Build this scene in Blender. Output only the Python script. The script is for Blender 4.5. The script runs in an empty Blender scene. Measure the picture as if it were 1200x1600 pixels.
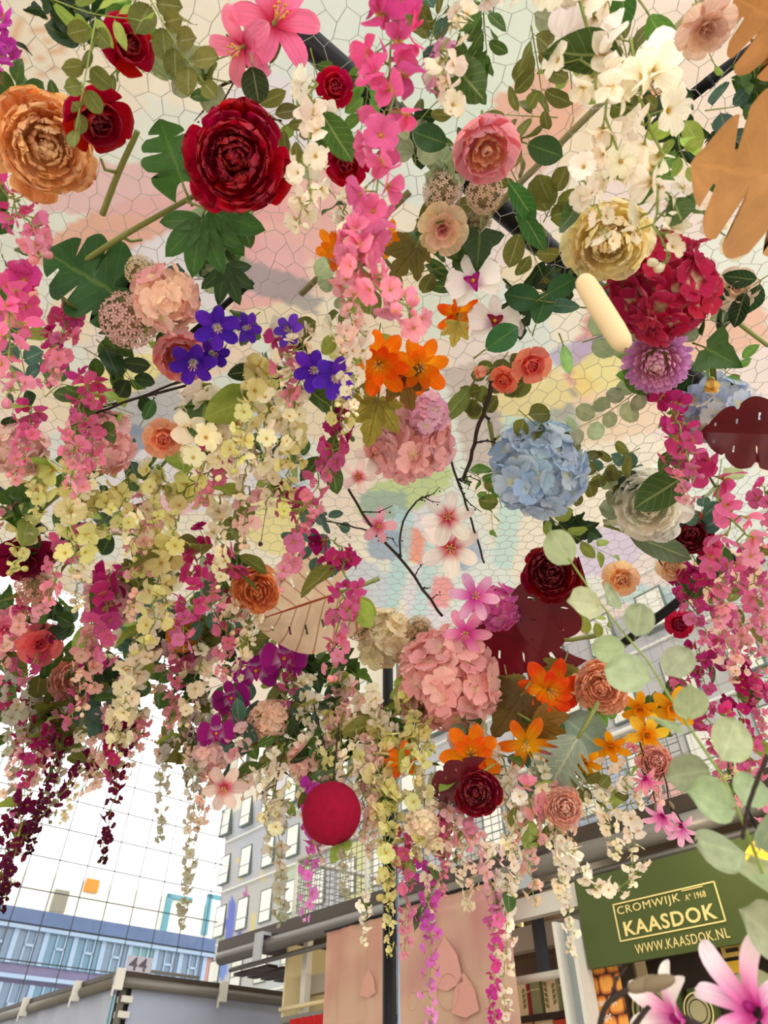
import bpy, math, random
import numpy as np
from mathutils import Vector, Matrix, Quaternion
rnd = random.Random(11)
PI = math.pi
COL = bpy.context.scene.collection
SC = bpy.context.scene

# ------------------------------------------------------------------ camera, sky, exposure
F = 1067.0                                   # focal length in pixels of the 1200x1600 frame
PITCH = math.radians(42.86)
CAM = Vector((0, 0, 1.6))
cP, sP = math.cos(PITCH), math.sin(PITCH)
cd = bpy.data.cameras.new('camera'); cam = bpy.data.objects.new('camera', cd); COL.objects.link(cam)
cam.location = CAM; cam.rotation_euler = (PI/2 + PITCH, 0, 0)
cd.sensor_fit = 'VERTICAL'; cd.sensor_height = 36; cd.sensor_width = 27; cd.lens = 36*F/1600
cd.clip_start = 0.05; cd.clip_end = 400
cd.dof.use_dof = True; cd.dof.focus_distance = 1.9; cd.dof.aperture_fstop = 6.3
SC.camera = cam
w = bpy.data.worlds.new('sky'); SC.world = w; w.use_nodes = True
w.node_tree.nodes['Background'].inputs[0].default_value = (1.0, 0.985, 0.94, 1)
w.node_tree.nodes['Background'].inputs[1].default_value = 1.0
SC.view_settings.view_transform = 'Standard'; SC.view_settings.look = 'None'
SC.view_settings.exposure = 1.25; SC.view_settings.gamma = 1; SC.view_settings.use_curve_mapping = False
SC.cycles.max_bounces = 8; SC.cycles.diffuse_bounces = 5; SC.cycles.transmission_bounces = 6
SC.cycles.glossy_bounces = 2; SC.cycles.transparent_max_bounces = 8
SC.cycles.caustics_reflective = False; SC.cycles.caustics_refractive = False

def fill_light(name, loc, target, power, size, colr):       # added fill lights behind the camera that brighten the flowers from below
    l = bpy.data.lights.new(name, 'AREA'); l.energy = power; l.shape = 'DISK'; l.size = size; l.color = colr
    o = bpy.data.objects.new(name, l); COL.objects.link(o); o.location = loc
    o.rotation_euler = (Vector(target)-Vector(loc)).to_track_quat('-Z', 'Y').to_euler()
    return o

for lx, ly, pw in ((-2.2, -1.6, 12), (2.4, -1.4, 8), (0.2, -2.6, 8)): fill_light('flower_fill_light', (lx, ly, 1.9), (lx*.3, 1.6, 3.0), pw, .9, (1, .96, .9))

# ------------------------------------------------------------------ rays of the photograph into the hall
def ray(px, py):
    x = (px-600)/F; y = (800-py)/F
    return Vector((x, cP - sP*y, sP + cP*y))
def at_h(px, py, h): r = ray(px, py); return CAM + r*(h/r.z)
def at_d(px, py, d): return CAM + ray(px, py)*d
def project(v):
    d = v - CAM; dep = d.y*cP + d.z*sP; up = -d.y*sP + d.z*cP
    return 600 + F*d.x/dep, 800 - F*up/dep, dep
AZ = math.radians(41)
AX = Vector((-math.sin(AZ), math.cos(AZ), 0)); PX = Vector((math.cos(AZ), math.sin(AZ), 0))
def H(a, p, z): return AX*a + PX*p + Vector((0, 0, z))
HM = Matrix(((-AX.x, 0, -PX.x), (-AX.y, 0, -PX.y), (0, 1, 0)))   # text frame: right, up, towards the aisle
def canopy(px, py, off=0.0):
    r = ray(px, py)
    th = (1.5-off)/max(r.z, .05)
    den = r.y + .25*min(0, r.x)
    ts = (2.3-.6*off)/max(den, .05)
    return min(th, ts)                         # depth along the camera axis

# ------------------------------------------------------------------ colours and materials
def lin(h):
    h = h.lstrip('#'); o = []
    for i in (0, 2, 4):
        v = int(h[i:i+2], 16)/255; o.append(v/12.92 if v <= .04045 else ((v+.055)/1.055)**2.4)
    return (o[0], o[1], o[2], 1.0)
def mixc(a, b, t): return tuple(a[i]*(1-t)+b[i]*t for i in range(3)) + (1.0,)
def jit(c, s=.12):
    k = 1 + rnd.uniform(-s, s)
    return tuple(min(1, max(0, v*k*(1+rnd.uniform(-s, s)*.4))) for v in c[:3]) + (1.0,)

class NT:
    def __init__(self, name):
        self.m = bpy.data.materials.new(name); self.m.use_nodes = True
        self.t = self.m.node_tree; self.t.nodes.clear(); self.out = self.n('ShaderNodeOutputMaterial')
    def n(self, typ, **kw):
        nd = self.t.nodes.new(typ)
        for k, v in kw.items(): setattr(nd, k, v)
        return nd
    def l(self, a, b): self.t.links.new(a, b)
    def math(self, op, a, b=None, clamp=False):
        nd = self.n('ShaderNodeMath', operation=op, use_clamp=clamp)
        for i, v in enumerate((a, b)):
            if v is None: continue
            if isinstance(v, (int, float)): nd.inputs[i].default_value = v
            else: self.l(v, nd.inputs[i])
        return nd.outputs[0]
    def mix(self, fac, a, b, mode='MIX'):
        nd = self.n('ShaderNodeMix', data_type='RGBA', blend_type=mode)
        for s, v in ((nd.inputs[0], fac), (nd.inputs[6], a), (nd.inputs[7], b)):
            if isinstance(v, (int, float)): s.default_value = v
            elif isinstance(v, tuple): s.default_value = v
            else: self.l(v, s)
        return nd.outputs[2]
    def ramp(self, v, lo, hi):
        nd = self.n('ShaderNodeMapRange', interpolation_type='SMOOTHSTEP')
        self.l(v, nd.inputs[0]); nd.inputs[1].default_value = lo; nd.inputs[2].default_value = hi
        return nd.outputs[0]
    def uv(self):
        s = self.n('ShaderNodeSeparateXYZ'); self.l(self.n('ShaderNodeTexCoord').outputs['UV'], s.inputs[0])
        return s.outputs[0], s.outputs[1]
    def noise(self, vec, scale, detail=3):
        nd = self.n('ShaderNodeTexNoise'); nd.inputs['Scale'].default_value = scale; nd.inputs['Detail'].default_value = detail
        if vec is not None: self.l(vec, nd.inputs['Vector'])
        return nd.outputs[0]
    def comb(self, x, y, z=0.0):
        nd = self.n('ShaderNodeCombineXYZ')
        for i, v in enumerate((x, y, z)):
            if isinstance(v, (int, float)): nd.inputs[i].default_value = v
            else: self.l(v, nd.inputs[i])
        return nd.outputs[0]
    def done(self, sh): self.l(sh, self.out.inputs[0]); return self.m
    def thin(self, col, transl, rough=.75, spec=.05):
        pb = self.n('ShaderNodeBsdfPrincipled'); self.l(col, pb.inputs['Base Color'])
        pb.inputs['Roughness'].default_value = rough; pb.inputs['Specular IOR Level'].default_value = spec
        tr = self.n('ShaderNodeBsdfTranslucent'); self.l(col, tr.inputs[0])
        mx = self.n('ShaderNodeMixShader'); mx.inputs[0].default_value = transl
        self.l(pb.outputs[0], mx.inputs[1]); self.l(tr.outputs[0], mx.inputs[2])
        return self.done(mx.outputs[0])

def petal_mat(name, centre='#f4e6c0', c0=.0, c1=.3, edge='#ffffff', edge_amt=.15, transl=.42, streak=.3):
    t = NT(name); u, v = t.uv(); oi = t.n('ShaderNodeObjectInfo')
    fac = t.ramp(v, c0, c1)
    col = t.mix(fac, lin(centre), oi.outputs['Color'])
    e = t.math('MULTIPLY', t.ramp(v, .6, 1.0), edge_amt)
    col = t.mix(e, col, lin(edge))
    ns = t.noise(t.comb(t.math('MULTIPLY', u, 13.0), t.math('MULTIPLY', v, 2.0), t.math('MULTIPLY', oi.outputs['Random'], 40.0)), 1.0)
    val = t.math('ADD', t.math('MULTIPLY', ns, streak*2), 1.0-streak)
    hs = t.n('ShaderNodeHueSaturation'); hs.inputs['Saturation'].default_value = 1.0
    t.l(t.math('ADD', t.math('MULTIPLY', oi.outputs['Random'], .24), .88), hs.inputs['Value'])
    t.l(t.math('ADD', t.math('MULTIPLY', oi.outputs['Random'], .018), .491), hs.inputs['Hue'])
    t.l(t.mix(1.0, col, t.comb(val, val, val), 'MULTIPLY'), hs.inputs['Color'])
    return t.thin(hs.outputs[0], transl)

def leaf_mat(name, vein='#c6cf8a', vamt=.32, transl=.38, nv=7, rough=.5, side=.06, blotch=None, midw=.03):
    t = NT(name); u, v = t.uv(); oi = t.n('ShaderNodeObjectInfo')
    au = t.math('ABSOLUTE', t.math('SUBTRACT', t.math('MULTIPLY', u, 2.0), 1.0))
    mid = t.math('SUBTRACT', 1.0, t.ramp(au, midw, midw*3))
    sv = t.math('FRACT', t.math('SUBTRACT', t.math('MULTIPLY', v, float(nv)), t.math('MULTIPLY', au, 1.6)))
    sd = t.math('MULTIPLY', t.math('SUBTRACT', 1.0, t.ramp(sv, side*.4, side*1.6)), .7)
    vm = t.math('MULTIPLY', t.math('MAXIMUM', mid, sd), vamt)
    base = oi.outputs['Color']
    ns = t.noise(t.comb(t.math('MULTIPLY', u, 3.0), t.math('MULTIPLY', v, 3.0), t.math('MULTIPLY', oi.outputs['Random'], 50.0)), 1.3)
    val = t.math('ADD', t.math('MULTIPLY', ns, .7), .62)
    base = t.mix(1.0, base, t.comb(val, val, val), 'MULTIPLY')
    if blotch: base = t.mix(t.math('MULTIPLY', t.ramp(ns, .5, .7), .6), base, lin(blotch))
    col = t.mix(vm, base, lin(vein))
    hs = t.n('ShaderNodeHueSaturation'); t.l(col, hs.inputs['Color'])
    t.l(t.math('ADD', t.math('MULTIPLY', oi.outputs['Random'], .3), .85), hs.inputs['Value'])
    return t.thin(hs.outputs[0], transl, rough, .35)

def plain(name, colr, rough=.6, metal=0.0, nscale=0.0, namt=.2, spec=.4, transl=0.0, objcol=False):
    t = NT(name); c = t.n('ShaderNodeRGB'); c.outputs[0].default_value = lin(colr); col = c.outputs[0]
    if objcol: col = t.n('ShaderNodeObjectInfo').outputs['Color']
    if nscale:
        ns = t.noise(t.n('ShaderNodeTexCoord').outputs['Object'], nscale)
        val = t.math('ADD', t.math('MULTIPLY', ns, namt*2), 1-namt)
        col = t.mix(1.0, col, t.comb(val, val, val), 'MULTIPLY')
    if transl: return t.thin(col, transl, rough, spec)
    pb = t.n('ShaderNodeBsdfPrincipled'); t.l(col, pb.inputs['Base Color'])
    pb.inputs['Roughness'].default_value = rough; pb.inputs['Metallic'].default_value = metal; pb.inputs['Specular IOR Level'].default_value = spec
    return t.done(pb.outputs[0])
def glow(name, colr, strength):
    t = NT(name); e = t.n('ShaderNodeEmission'); e.inputs[0].default_value = lin(colr); e.inputs[1].default_value = strength
    return t.done(e.outputs[0])

M = dict(
    wist=petal_mat('wisteria_silk', '#c9a84a', .0, .16, '#ffffff', .12, .45, .22),
    peony=petal_mat('peony_silk', '#e07a20', .0, .02, '#ffffff', .06, .5, .3),
    hyd=petal_mat('hydrangea_silk', '#efe9b8', .0, .25, '#ffffff', .10, .42, .25),
    orange=petal_mat('orange_silk', '#f2b01c', .0, .55, '#ffd9a0', .08, .45, .4),
    orchid=petal_mat('orchid_silk', '#d8b8d0', .0, .25, '#ffffff', .25, .35, .12),
    purple=petal_mat('violet_silk', '#e6d8e6', .0, .12, '#8a6ad8', .25, .35, .3),
    blossom=petal_mat('blossom_silk', '#d2365e', .0, .33, '#ffffff', .2, .45, .3),
    magno=petal_mat('magnolia_silk', '#dc48ac', .0, .55, '#ffffff', .35, .45, .3),
    yellow=petal_mat('daffodil_silk', '#e07f08', .0, .4, '#ffe070', .15, .45, .3),
    cream=petal_mat('cream_peony_silk', '#d8401c', .0, .12, '#ffffff', .35, .66, .15),
    mum=petal_mat('chrysanthemum_silk', '#e9a7b8', .0, .5, '#ffffff', .25, .4, .2),
    leaf=leaf_mat('leaf_green'), euca=leaf_mat('eucalyptus_leaf', '#cfd6a4', .22, .45, 6, .6, .05),
    dleaf=leaf_mat('dark_leaf', '#6f8a3f', .4, .3, 8, .4, .05), cala=leaf_mat('caladium_leaf', '#9c3c24', 1.0, .5, 6, .5, .09, '#f2e0c4', .012),
    maple=leaf_mat('autumn_leaf', '#4a3010', .6, .45, 6, .55, .08), redleaf=leaf_mat('dark_red_leaf', '#5a0a14', .5, .2, 8, .35, .06),
    copper=leaf_mat('copper_leaf', '#d89a58', .35, .35, 6, .6, .05),
    silver=leaf_mat('silver_leaf', '#cfcfb0', .5, .3, 14, .5, .12),
    stem=plain('green_stem', '#8a9a4a', .6, nscale=30, transl=.2), twig=plain('dark_twig', '#2e2018', .8, nscale=60, namt=.4),
    thick=plain('thick_stem', '#7d8440', .55, nscale=25), calyx=plain('calyx_green', '#a8ac5c', .6, transl=.35),
    stamen=plain('stamen_cream', '#efe0b0', .6, transl=.3), lip=plain('orchid_lip', '#a8127c', .5, transl=.3),
    lip2=plain('orchid_lip_dark', '#8a1238', .5, transl=.3), eye=plain('yellow_eye', '#d9a520', .6, transl=.2),
    seed=plain('seedhead_brown', '#8a7a58', .8, nscale=40, namt=.4), seedtip=plain('seedhead_tip', '#e3bfa8', .7, transl=.4, objcol=True),
    felt=plain('burgundy_felt', '#8c1030', .95, nscale=50, namt=.25, spec=.1), tube=plain('cream_felt', '#dcc49a', .9, nscale=40, namt=.1, spec=.1),
    wire=plain('galvanised_wire', '#a8a59c', .3, .5), black=plain('black_steel', '#0b0c10', .5, .0, nscale=8, spec=.25),
    bamboo=plain('bamboo_olive', '#8c8258', .6, nscale=20), berry=plain('dark_berry', '#3a1c22', .4),
)

# ------------------------------------------------------------------ mesh helpers
class MB:
    def __init__(s): s.v = []; s.f = []; s.uv = []; s.mi = []
    def grid(s, fn, nu, nv, mi=0, ease=1.0):
        b = len(s.v); g = fn
        if ease != 1.0: fn = lambda u, v: g(u, 1-(1-v)**ease)
        for j in range(nv+1):
            for i in range(nu+1):
                s.v.append(tuple(fn(-1+2*i/nu, j/nv)))
        for j in range(nv):
            for i in range(nu):
                k = b + j*(nu+1) + i
                s.f.append((k, k+1, k+nu+2, k+nu+1)); s.mi.append(mi)
                a0, a1, b0, b1 = i/nu, (i+1)/nu, j/nv, (j+1)/nv
                s.uv += [(a0, b0), (a1, b0), (a1, b1), (a0, b1)]
    def quadf(s, idx, mi=0, uv=None):
        s.f.append(tuple(idx)); s.mi.append(mi)
        s.uv += uv if uv else [(0, 0), (1, 0), (1, 1), (0, 1)][:len(idx)] if len(idx) <= 4 else [(0, 0)]*len(idx)
    def box(s, P8, mi=0):
        b = len(s.v); s.v += [tuple(p) for p in P8]
        for q in ((0, 3, 2, 1), (4, 5, 6, 7), (0, 1, 5, 4), (1, 2, 6, 5), (2, 3, 7, 6), (3, 0, 4, 7)): s.quadf([b+i for i in q], mi)
    def hbox(s, a0, a1, p0, p1, z0, z1, mi=0):
        s.box([H(a, p, z) for z in (z0, z1) for (a, p) in ((a0, p0), (a0, p1), (a1, p1), (a1, p0))], mi)
    def tube(s, pts, r, n=6, r1=None, mi=0, cap=True):
        pts = [Vector(p) for p in pts]; b = len(s.v); m = len(pts); nx = None
        for i, p in enumerate(pts):
            d = (pts[min(i+1, m-1)] - pts[max(i-1, 0)])
            d = d.normalized() if d.length > 1e-9 else Vector((0, 0, 1))
            if nx is None: nx = d.orthogonal().normalized()
            else:
                nx = nx - d*nx.dot(d); nx = nx.normalized() if nx.length > 1e-6 else d.orthogonal().normalized()
            ny = d.cross(nx); rr = r if r1 is None else r + (r1-r)*i/max(1, m-1)
            for k in range(n):
                t = 2*PI*k/n; s.v.append(tuple(p + nx*(rr*math.cos(t)) + ny*(rr*math.sin(t))))
        for i in range(m-1):
            for k in range(n):
                k2 = (k+1) % n; s.quadf((b+i*n+k, b+i*n+k2, b+(i+1)*n+k2, b+(i+1)*n+k), mi)
        if cap and n > 2:
            s.quadf([b+k for k in range(n)][::-1], mi); s.quadf([b+(m-1)*n+k for k in range(n)], mi)
    def ball(s, c, r, nu=10, nv=7, mi=0, f=None):
        c = Vector(c)
        def fn(u, v):
            t = PI*(u+1); ph = PI*v; d = Vector((math.sin(ph)*math.cos(t), math.sin(ph)*math.sin(t), math.cos(ph)))
            return c + d*(r*(f(d) if f else 1))
        s.grid(fn, nu, nv, mi)
    def disc(s, c, r, M3, n=24, mi=0, r_in=0):
        b = len(s.v); c = Vector(c)
        for k in range(n):
            t = 2*PI*k/n; s.v.append(tuple(c + M3 @ Vector((r*math.cos(t), r*math.sin(t), 0))))
            if r_in: s.v.append(tuple(c + M3 @ Vector((r_in*math.cos(t), r_in*math.sin(t), 0))))
        if r_in:
            for k in range(n): j = (k+1) % n; s.quadf((b+2*k, b+2*j, b+2*j+1, b+2*k+1), mi)
        else: s.quadf([b+k for k in range(n)], mi)
    def mesh(s, name, mats, smooth=True, origin=None):
        me = bpy.data.meshes.new(name)
        v = np.array(s.v, dtype=np.float64).reshape(-1, 3)
        if origin is not None: v = v - np.array(origin)
        me.from_pydata(v.tolist(), [], s.f)
        uvl = me.uv_layers.new(name='UVMap'); uvl.data.foreach_set('uv', np.array(s.uv, dtype=np.float32).ravel())
        for m in (mats if isinstance(mats, (list, tuple)) else [mats]): me.materials.append(m)
        me.polygons.foreach_set('material_index', s.mi)
        me.polygons.foreach_set('use_smooth', [smooth]*len(me.polygons)); me.update()
        return me

def newobj(name, data, parent=None, mat=None, colr=None):
    o = bpy.data.objects.new(name, data)
    if parent is not None: o.parent = parent
    if mat is not None: o.matrix_basis = mat
    if colr is not None: o.color = colr
    COL.objects.link(o); return o
def tag(o, label, cat, group=None, kind=None):
    if label: o['label'] = label
    if cat: o['category'] = cat
    if group: o['group'] = group
    if kind: o['kind'] = kind
    return o
def root_at(name, loc, rot=None, sc=1.0):
    M4 = Matrix.Translation(loc)
    if rot is not None: M4 = M4 @ rot.to_matrix().to_4x4()
    return newobj(name, None, None, M4 @ Matrix.Scale(sc, 4))
ITEMS = []                                     # (root, phrase, category, px, py, short name if a landmark)
def item(o, phrase, cat, px, py, short=None): ITEMS.append((o, phrase, cat, px, py, short)); o['category'] = cat; return o
def face(pos, dx=0, dy=0, tw=None):            # looks from pos to the eye, swung to the right by dx and up by dy
    f = (CAM - pos).normalized(); r = Vector((1, 0, 0)); r = (r - f*r.dot(f)).normalized(); u = f.cross(r)*-1
    if u.z < 0: u = -u
    u = Vector((0, -sP, cP)) - f*Vector((0, -sP, cP)).dot(f); u.normalize()
    f2 = (f + r*dx + u*dy).normalized()
    return f2.to_track_quat('Z', 'Y') @ Quaternion((0, 0, 1), rnd.uniform(0, 2*PI) if tw is None else tw)
def RZ(a): return Matrix.Rotation(a, 4, 'Z')
def RX(a): return Matrix.Rotation(a, 4, 'X')
def TR(x, y, z): return Matrix.Translation((x, y, z))
def SCL(s): return Matrix.Scale(s, 4)

# ------------------------------------------------------------------ petals and leaves (unit length along +Y, upper face +Z)
def petal_fn(W=.4, e=.65, q=3.0, ang0=.1, ang1=.3, cup=.25, ruf=0., k=2.5, tip=.12, base=.12, ph=0., notch=0.):
    def fn(u, v):
        N = 8; y = z = 0.0
        for i in range(N):
            a = ang0 + (ang1-ang0)*(v*(i+.5)/N); y += math.cos(a)*v/N; z += math.sin(a)*v/N
        wd = W*(base + (1-base)*v**e)*max(0.0, 1 - v**q*.985)**.5
        yy = y*(1 - tip*u*u*v) - notch*(1-abs(u))**2*v**6
        return (u*wd, yy, z + cup*u*u*wd + ruf*v*v*math.sin(k*u*PI + ph + 3*v))
    return fn
def petal_mesh(name, mat, nu=4, nv=5, **kw):
    b = MB(); b.grid(petal_fn(**kw), nu, nv, 0, 1.8); return b.mesh(name, mat)
PM = {}
def pm(key, mat, nu=4, nv=5, **kw):
    k = (key, mat)
    if k not in PM: PM[k] = petal_mesh(key, M[mat], nu, nv, **kw)
    return PM[k]
def leaf_fn(W=.3, e=.55, q=1.6, bend=.5, fold=.25, ser=0.0, n=9, pet=0.0, wav=.03):
    def fn(u, v):
        a = bend*v; y = v*math.cos(a*.5); z = -v*math.sin(a*.5)
        wd = W*((v+.02)**e)*max(0, 1 - v**q)**.8*2.0
        if ser: wd *= 1 + ser*(((v*n) % 1.0)-.5)*abs(u)
        return (u*wd, y + pet, z + fold*abs(u)*wd + wav*math.sin(9*v+2*u))
    return fn
LEAF = {}
def lm(kind):
    if kind in LEAF: return LEAF[kind]
    b = MB(); b.tube([(0, -.12, 0), (0, .02, 0)], .012, 3)
    if kind == 'rose': b.grid(leaf_fn(.33, .6, 1.5, .5, .22, .18, 8), 4, 8); m = M['leaf']
    elif kind == 'dark': b.grid(leaf_fn(.36, .6, 1.6, .4, .22, .12, 9), 4, 8); m = M['dleaf']
    elif kind == 'long': b.grid(leaf_fn(.2, .6, 1.5, .7, .2), 4, 7); m = M['leaf']
    elif kind == 'round':
        b.grid(lambda u, v: (u*.42*max(0, 1-(2*v-1)**2*.99)**.5, v*.95, .12*u*u - .12*v*v), 5, 7); m = M['euca']
    elif kind == 'ivy':
        def fn(u, v):
            wd = .5*max(.02, (1-v)**.8)*(1+.55*math.exp(-((v-.18)/.09)**2)+.15*math.exp(-((v-.52)/.08)**2))*(min(1, v*9+.3))
            return (u*wd, v - .14*abs(u)*(v < .25), .12*abs(u) - .12*v*v)
        b.grid(fn, 4, 12); m = M['dleaf']
    elif kind == 'maple':
        for a, s in ((0, 1), (.75, .82), (-.75, .82), (1.5, .55), (-1.5, .55)):
            f0 = leaf_fn(.26, .5, 1.4, .3, .15, .5, 4)
            def fn(u, v, a=a, s=s):
                x, y, z = f0(u, v); x *= s; y *= s
                return (x*math.cos(a)+y*math.sin(a), -x*math.sin(a)+y*math.cos(a), z*s)
            b.grid(fn, 2, 8)
        m = M['maple']
    elif kind == 'palm':
        for a, s in ((0, 1), (.62, .95), (-.62, .95), (1.3, .8), (-1.3, .8)):
            f0 = leaf_fn(.19, .45, 1.6, .5, .2)
            def fn(u, v, a=a, s=s):
                x, y, z = f0(u, v); x *= s; y *= s
                return (x*math.cos(a)+y*math.sin(a), -x*math.sin(a)+y*math.cos(a), z*s)
            b.grid(fn, 2, 7)
        m = M['dleaf']
    LEAF[kind] = b.mesh(kind+'_leaf', m); return LEAF[kind]

def big_leaf_mesh(name, mat, W=.5, cuts=5, deep=.55, gap=.22, holes=0, slant=.35, bend=.5, heart=.18):
    """A broad leaf: two halves of fine strips; between its fingers the strips stop short."""
    b = MB(); n = 44
    for sd in (-1, 1):
        def wv(v):
            x = W*(math.sin(PI*min(1, (v*.93+.07))**.75))**.75
            ph = (v*cuts + (.3 if sd > 0 else 0)) % 1.0
            if cuts and .08 < v < .93 and ph < gap: x *= deep
            elif cuts: x *= .86 + .14*math.sin(PI*(ph-gap)/(1-gap))
            return x
        bs = len(b.v); nu = 5
        for j in range(n+1):
            v = j/n; wd = wv(v)
            for i in range(nu+1):
                u = i/nu; x = sd*u*wd; y = v + slant*u*wd*(1-v) - heart*u*u*(1-v)**3*2
                z = .22*x*x*1.2 + .15*u*wd - bend*.35*v*v + .02*math.sin(8*v)
                b.v.append((x, y, z))
        for j in range(n):
            for i in range(nu):
                k = bs + j*(nu+1) + i
                if holes and i == 2 and j % (n//holes) == 3: continue
                b.quadf((k, k+1, k+nu+2, k+nu+1), 0, [(.5+sd*.5*i/nu, j/n), (.5+sd*.5*(i+1)/nu, j/n), (.5+sd*.5*(i+1)/nu, (j+1)/n), (.5+sd*.5*i/nu, (j+1)/n)])
    return b.mesh(name, mat)

# ------------------------------------------------------------------ flowers: an Empty and its petals, unit radius
def add(root, name, me, m4, colr=None): return newobj(name, me, root, m4, colr)
def stem_part(root, L=1.3, r=.04, mat='stem'):
    b = MB(); b.tube([(0, 0, -.05), (.05, .02, -L*.5), (.0, .12, -L)], r, 5); add(root, 'stem', b.mesh('stem', M[mat]), Matrix())
def layers(root, me, spec, colr, j=.1, name='petal', colr2=None):
    if not isinstance(me, list): me = [me]
    j0 = j
    for li, (n, tilt, s, r0, z0) in enumerate(spec):
        j = j0*(.5 if li < 3 else 1)
        off = rnd.uniform(0, 6)
        for k in range(n):
            c = colr if colr2 is None else mixc(colr, colr2, li/max(1, len(spec)-1))
            a = off + 2*PI*k/n + rnd.uniform(-j, j)*2
            add(root, name, rnd.choice(me), RZ(a) @ TR(0, r0, z0) @ RX(tilt + rnd.uniform(-j, j)) @ SCL(s*rnd.uniform(1-j, 1+j)), jit(c, .08))
def peony(pos, r, q, colr, colr2=None, mat='peony'):
    R = root_at('peony', pos, q, r)
    mm = [pm('peony_petal', mat, 8, 8, W=.42, q=8, ang0=-.1, ang1=.95, cup=.2, ruf=.11, k=2.6, tip=.06, notch=.06),
          pm('peony_petal_curled', mat, 8, 8, W=.46, q=7, ang0=-.2, ang1=1.15, cup=.25, ruf=.09, k=2.0, tip=.05, ph=1.)]
    layers(R, mm, [(12, -.05, .98, .05, -.18), (12, .15, .92, .06, -.08), (12, .35, .8, .1, .0), (12, .5, .66, .14, .08), (12, .65, .54, .18, .16), (11, .8, .44, .2, .24), (10, .95, .36, .16, .32), (8, 1.1, .32, .1, .38), (6, 1.3, .28, .04, .42)], colr, .27, colr2=colr2)
    stem_part(R); return R
def english_rose(pos, r, q, colr, colr2):
    R = root_at('english_rose', pos, q, r)
    mm = [pm('cup_petal', 'peony', 8, 8, W=.5, q=6, ang0=-.1, ang1=1.35, cup=.35, ruf=.03, tip=.05)]
    layers(R, mm, [(7, .15, 1.05, .1, -.25), (7, .4, 1.0, .05, -.25)], colr, .1)
    inner = pm('inner_petal', 'peony', 4, 4, W=.3, q=6, ang0=.1, ang1=.4, cup=.6, ruf=.05, tip=.05)
    layers(R, inner, [(14, .95, .6, .32, -.1), (12, 1.1, .55, .2, -.05), (8, 1.3, .5, .08, 0)], colr2, .2, 'inner_petal')
    stem_part(R); return R
def rose(pos, r, q, colr, colr2=None):
    R = root_at('rose', pos, q, r)
    mm = pm('rose_petal', 'peony', 7, 8, W=.55, q=7, ang0=-.15, ang1=.85, cup=.45, ruf=.02, tip=.04)
    layers(R, mm, [(5, .2, 1.0, .05, -.1), (5, .6, .88, .05, -.02), (5, .9, .75, .04, .0), (4, 1.15, .66, .03, .0), (3, 1.35, .6, .02, .02), (3, 1.5, .52, .0, .05)], colr, .08, colr2=colr2)
    b = MB()
    for k in range(5): b.grid(lambda u, v, a=2*PI*k/5: ((.1+v*.5)*math.cos(a)+u*.1*(1-v)*math.sin(a), (.1+v*.5)*math.sin(a)-u*.1*(1-v)*math.cos(a), -.2+.1*v), 2, 4)
    add(R, 'calyx', b.mesh('calyx', M['calyx']), Matrix())
    stem_part(R); return R
def fib(n, cover=.7):
    for i in range(n):
        z = 1 - (i+.5)/n*2*cover; t = i*2.39996; s = math.sqrt(max(0, 1-z*z)); yield Vector((s*math.cos(t), s*math.sin(t), z))
def floret_mesh(key, mat, n=4, W=.46, eye='eye', cup=.3, ang1=.2, nu=3, nv=3, q=5):
    if key in PM: return PM[key]
    b = MB(); f0 = petal_fn(W=W, q=q, ang0=.25, ang1=ang1, cup=cup, tip=.1, base=.25, ruf=.05)
    for k in range(n):
        a = 2*PI*k/n
        b.grid(lambda u, v, a=a: (lambda x, y, z: (x*math.cos(a)-y*math.sin(a), x*math.sin(a)+y*math.cos(a), z))(*f0(u, v)), nu, nv, 0, 1.7)
    b.ball((0, 0, .03), .06, 5, 3, 1)
    PM[key] = b.mesh(key, [M[mat], M[eye]]); return PM[key]
def hydrangea(pos, r, q, colr, colr2, n=54, cover=.66, fs=.42):
    R = root_at('hydrangea', pos, q, r)
    me = floret_mesh('hydrangea_floret', 'hyd', 4, .6, 'stamen', .15, .2, 4, 5, 7)
    for d in fib(n, cover):
        d2 = (d + Vector((rnd.gauss(0, .25), rnd.gauss(0, .25), rnd.gauss(0, .25)))).normalized()
        m = d2.to_track_quat('Z', 'Y').to_matrix().to_4x4()
        add(R, 'floret', me, Matrix.Translation(d*(.74 + rnd.uniform(-.14, .14))) @ m @ RZ(rnd.uniform(0, 6)) @ SCL(fs*rnd.uniform(.85, 1.15)), jit(mixc(colr, colr2, rnd.random()), .08))
    b = MB()
    for d in fib(14, .75): b.tube([(0, 0, -.9), tuple(d*.72)], .03, 4)
    b.tube([(0, 0, -.9), (0, .1, -1.6)], .07, 5)
    add(R, 'stem', b.mesh('stem', M['stem']), Matrix()); return R
def mum(pos, r, q, colr, colr2):
    R = root_at('chrysanthemum', pos, q, r)
    me = pm('mum_petal', 'mum', 2, 4, W=.17, q=5, ang0=.2, ang1=1.0, cup=.8, tip=.05, base=.5)
    n = 130
    for i, d in enumerate(fib(n, .72)):
        t = math.acos(max(-1, min(1, d.z))); az = math.atan2(d.y, d.x) - PI/2
        s = .42 + .22*min(1, t/1.6)
        add(R, 'petal', me, RZ(az) @ RX(PI/2 - t) @ TR(0, .38, 0) @ RX(.15+rnd.uniform(-.15, .15)) @ SCL(s), jit(mixc(colr2, colr, min(1, t/1.5)), .08))
    b = MB(); b.ball((0, 0, 0), .42, 10, 6); add(R, 'core', b.mesh('core', M['calyx']), Matrix())
    stem_part(R, 1.6, .06); return R
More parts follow.
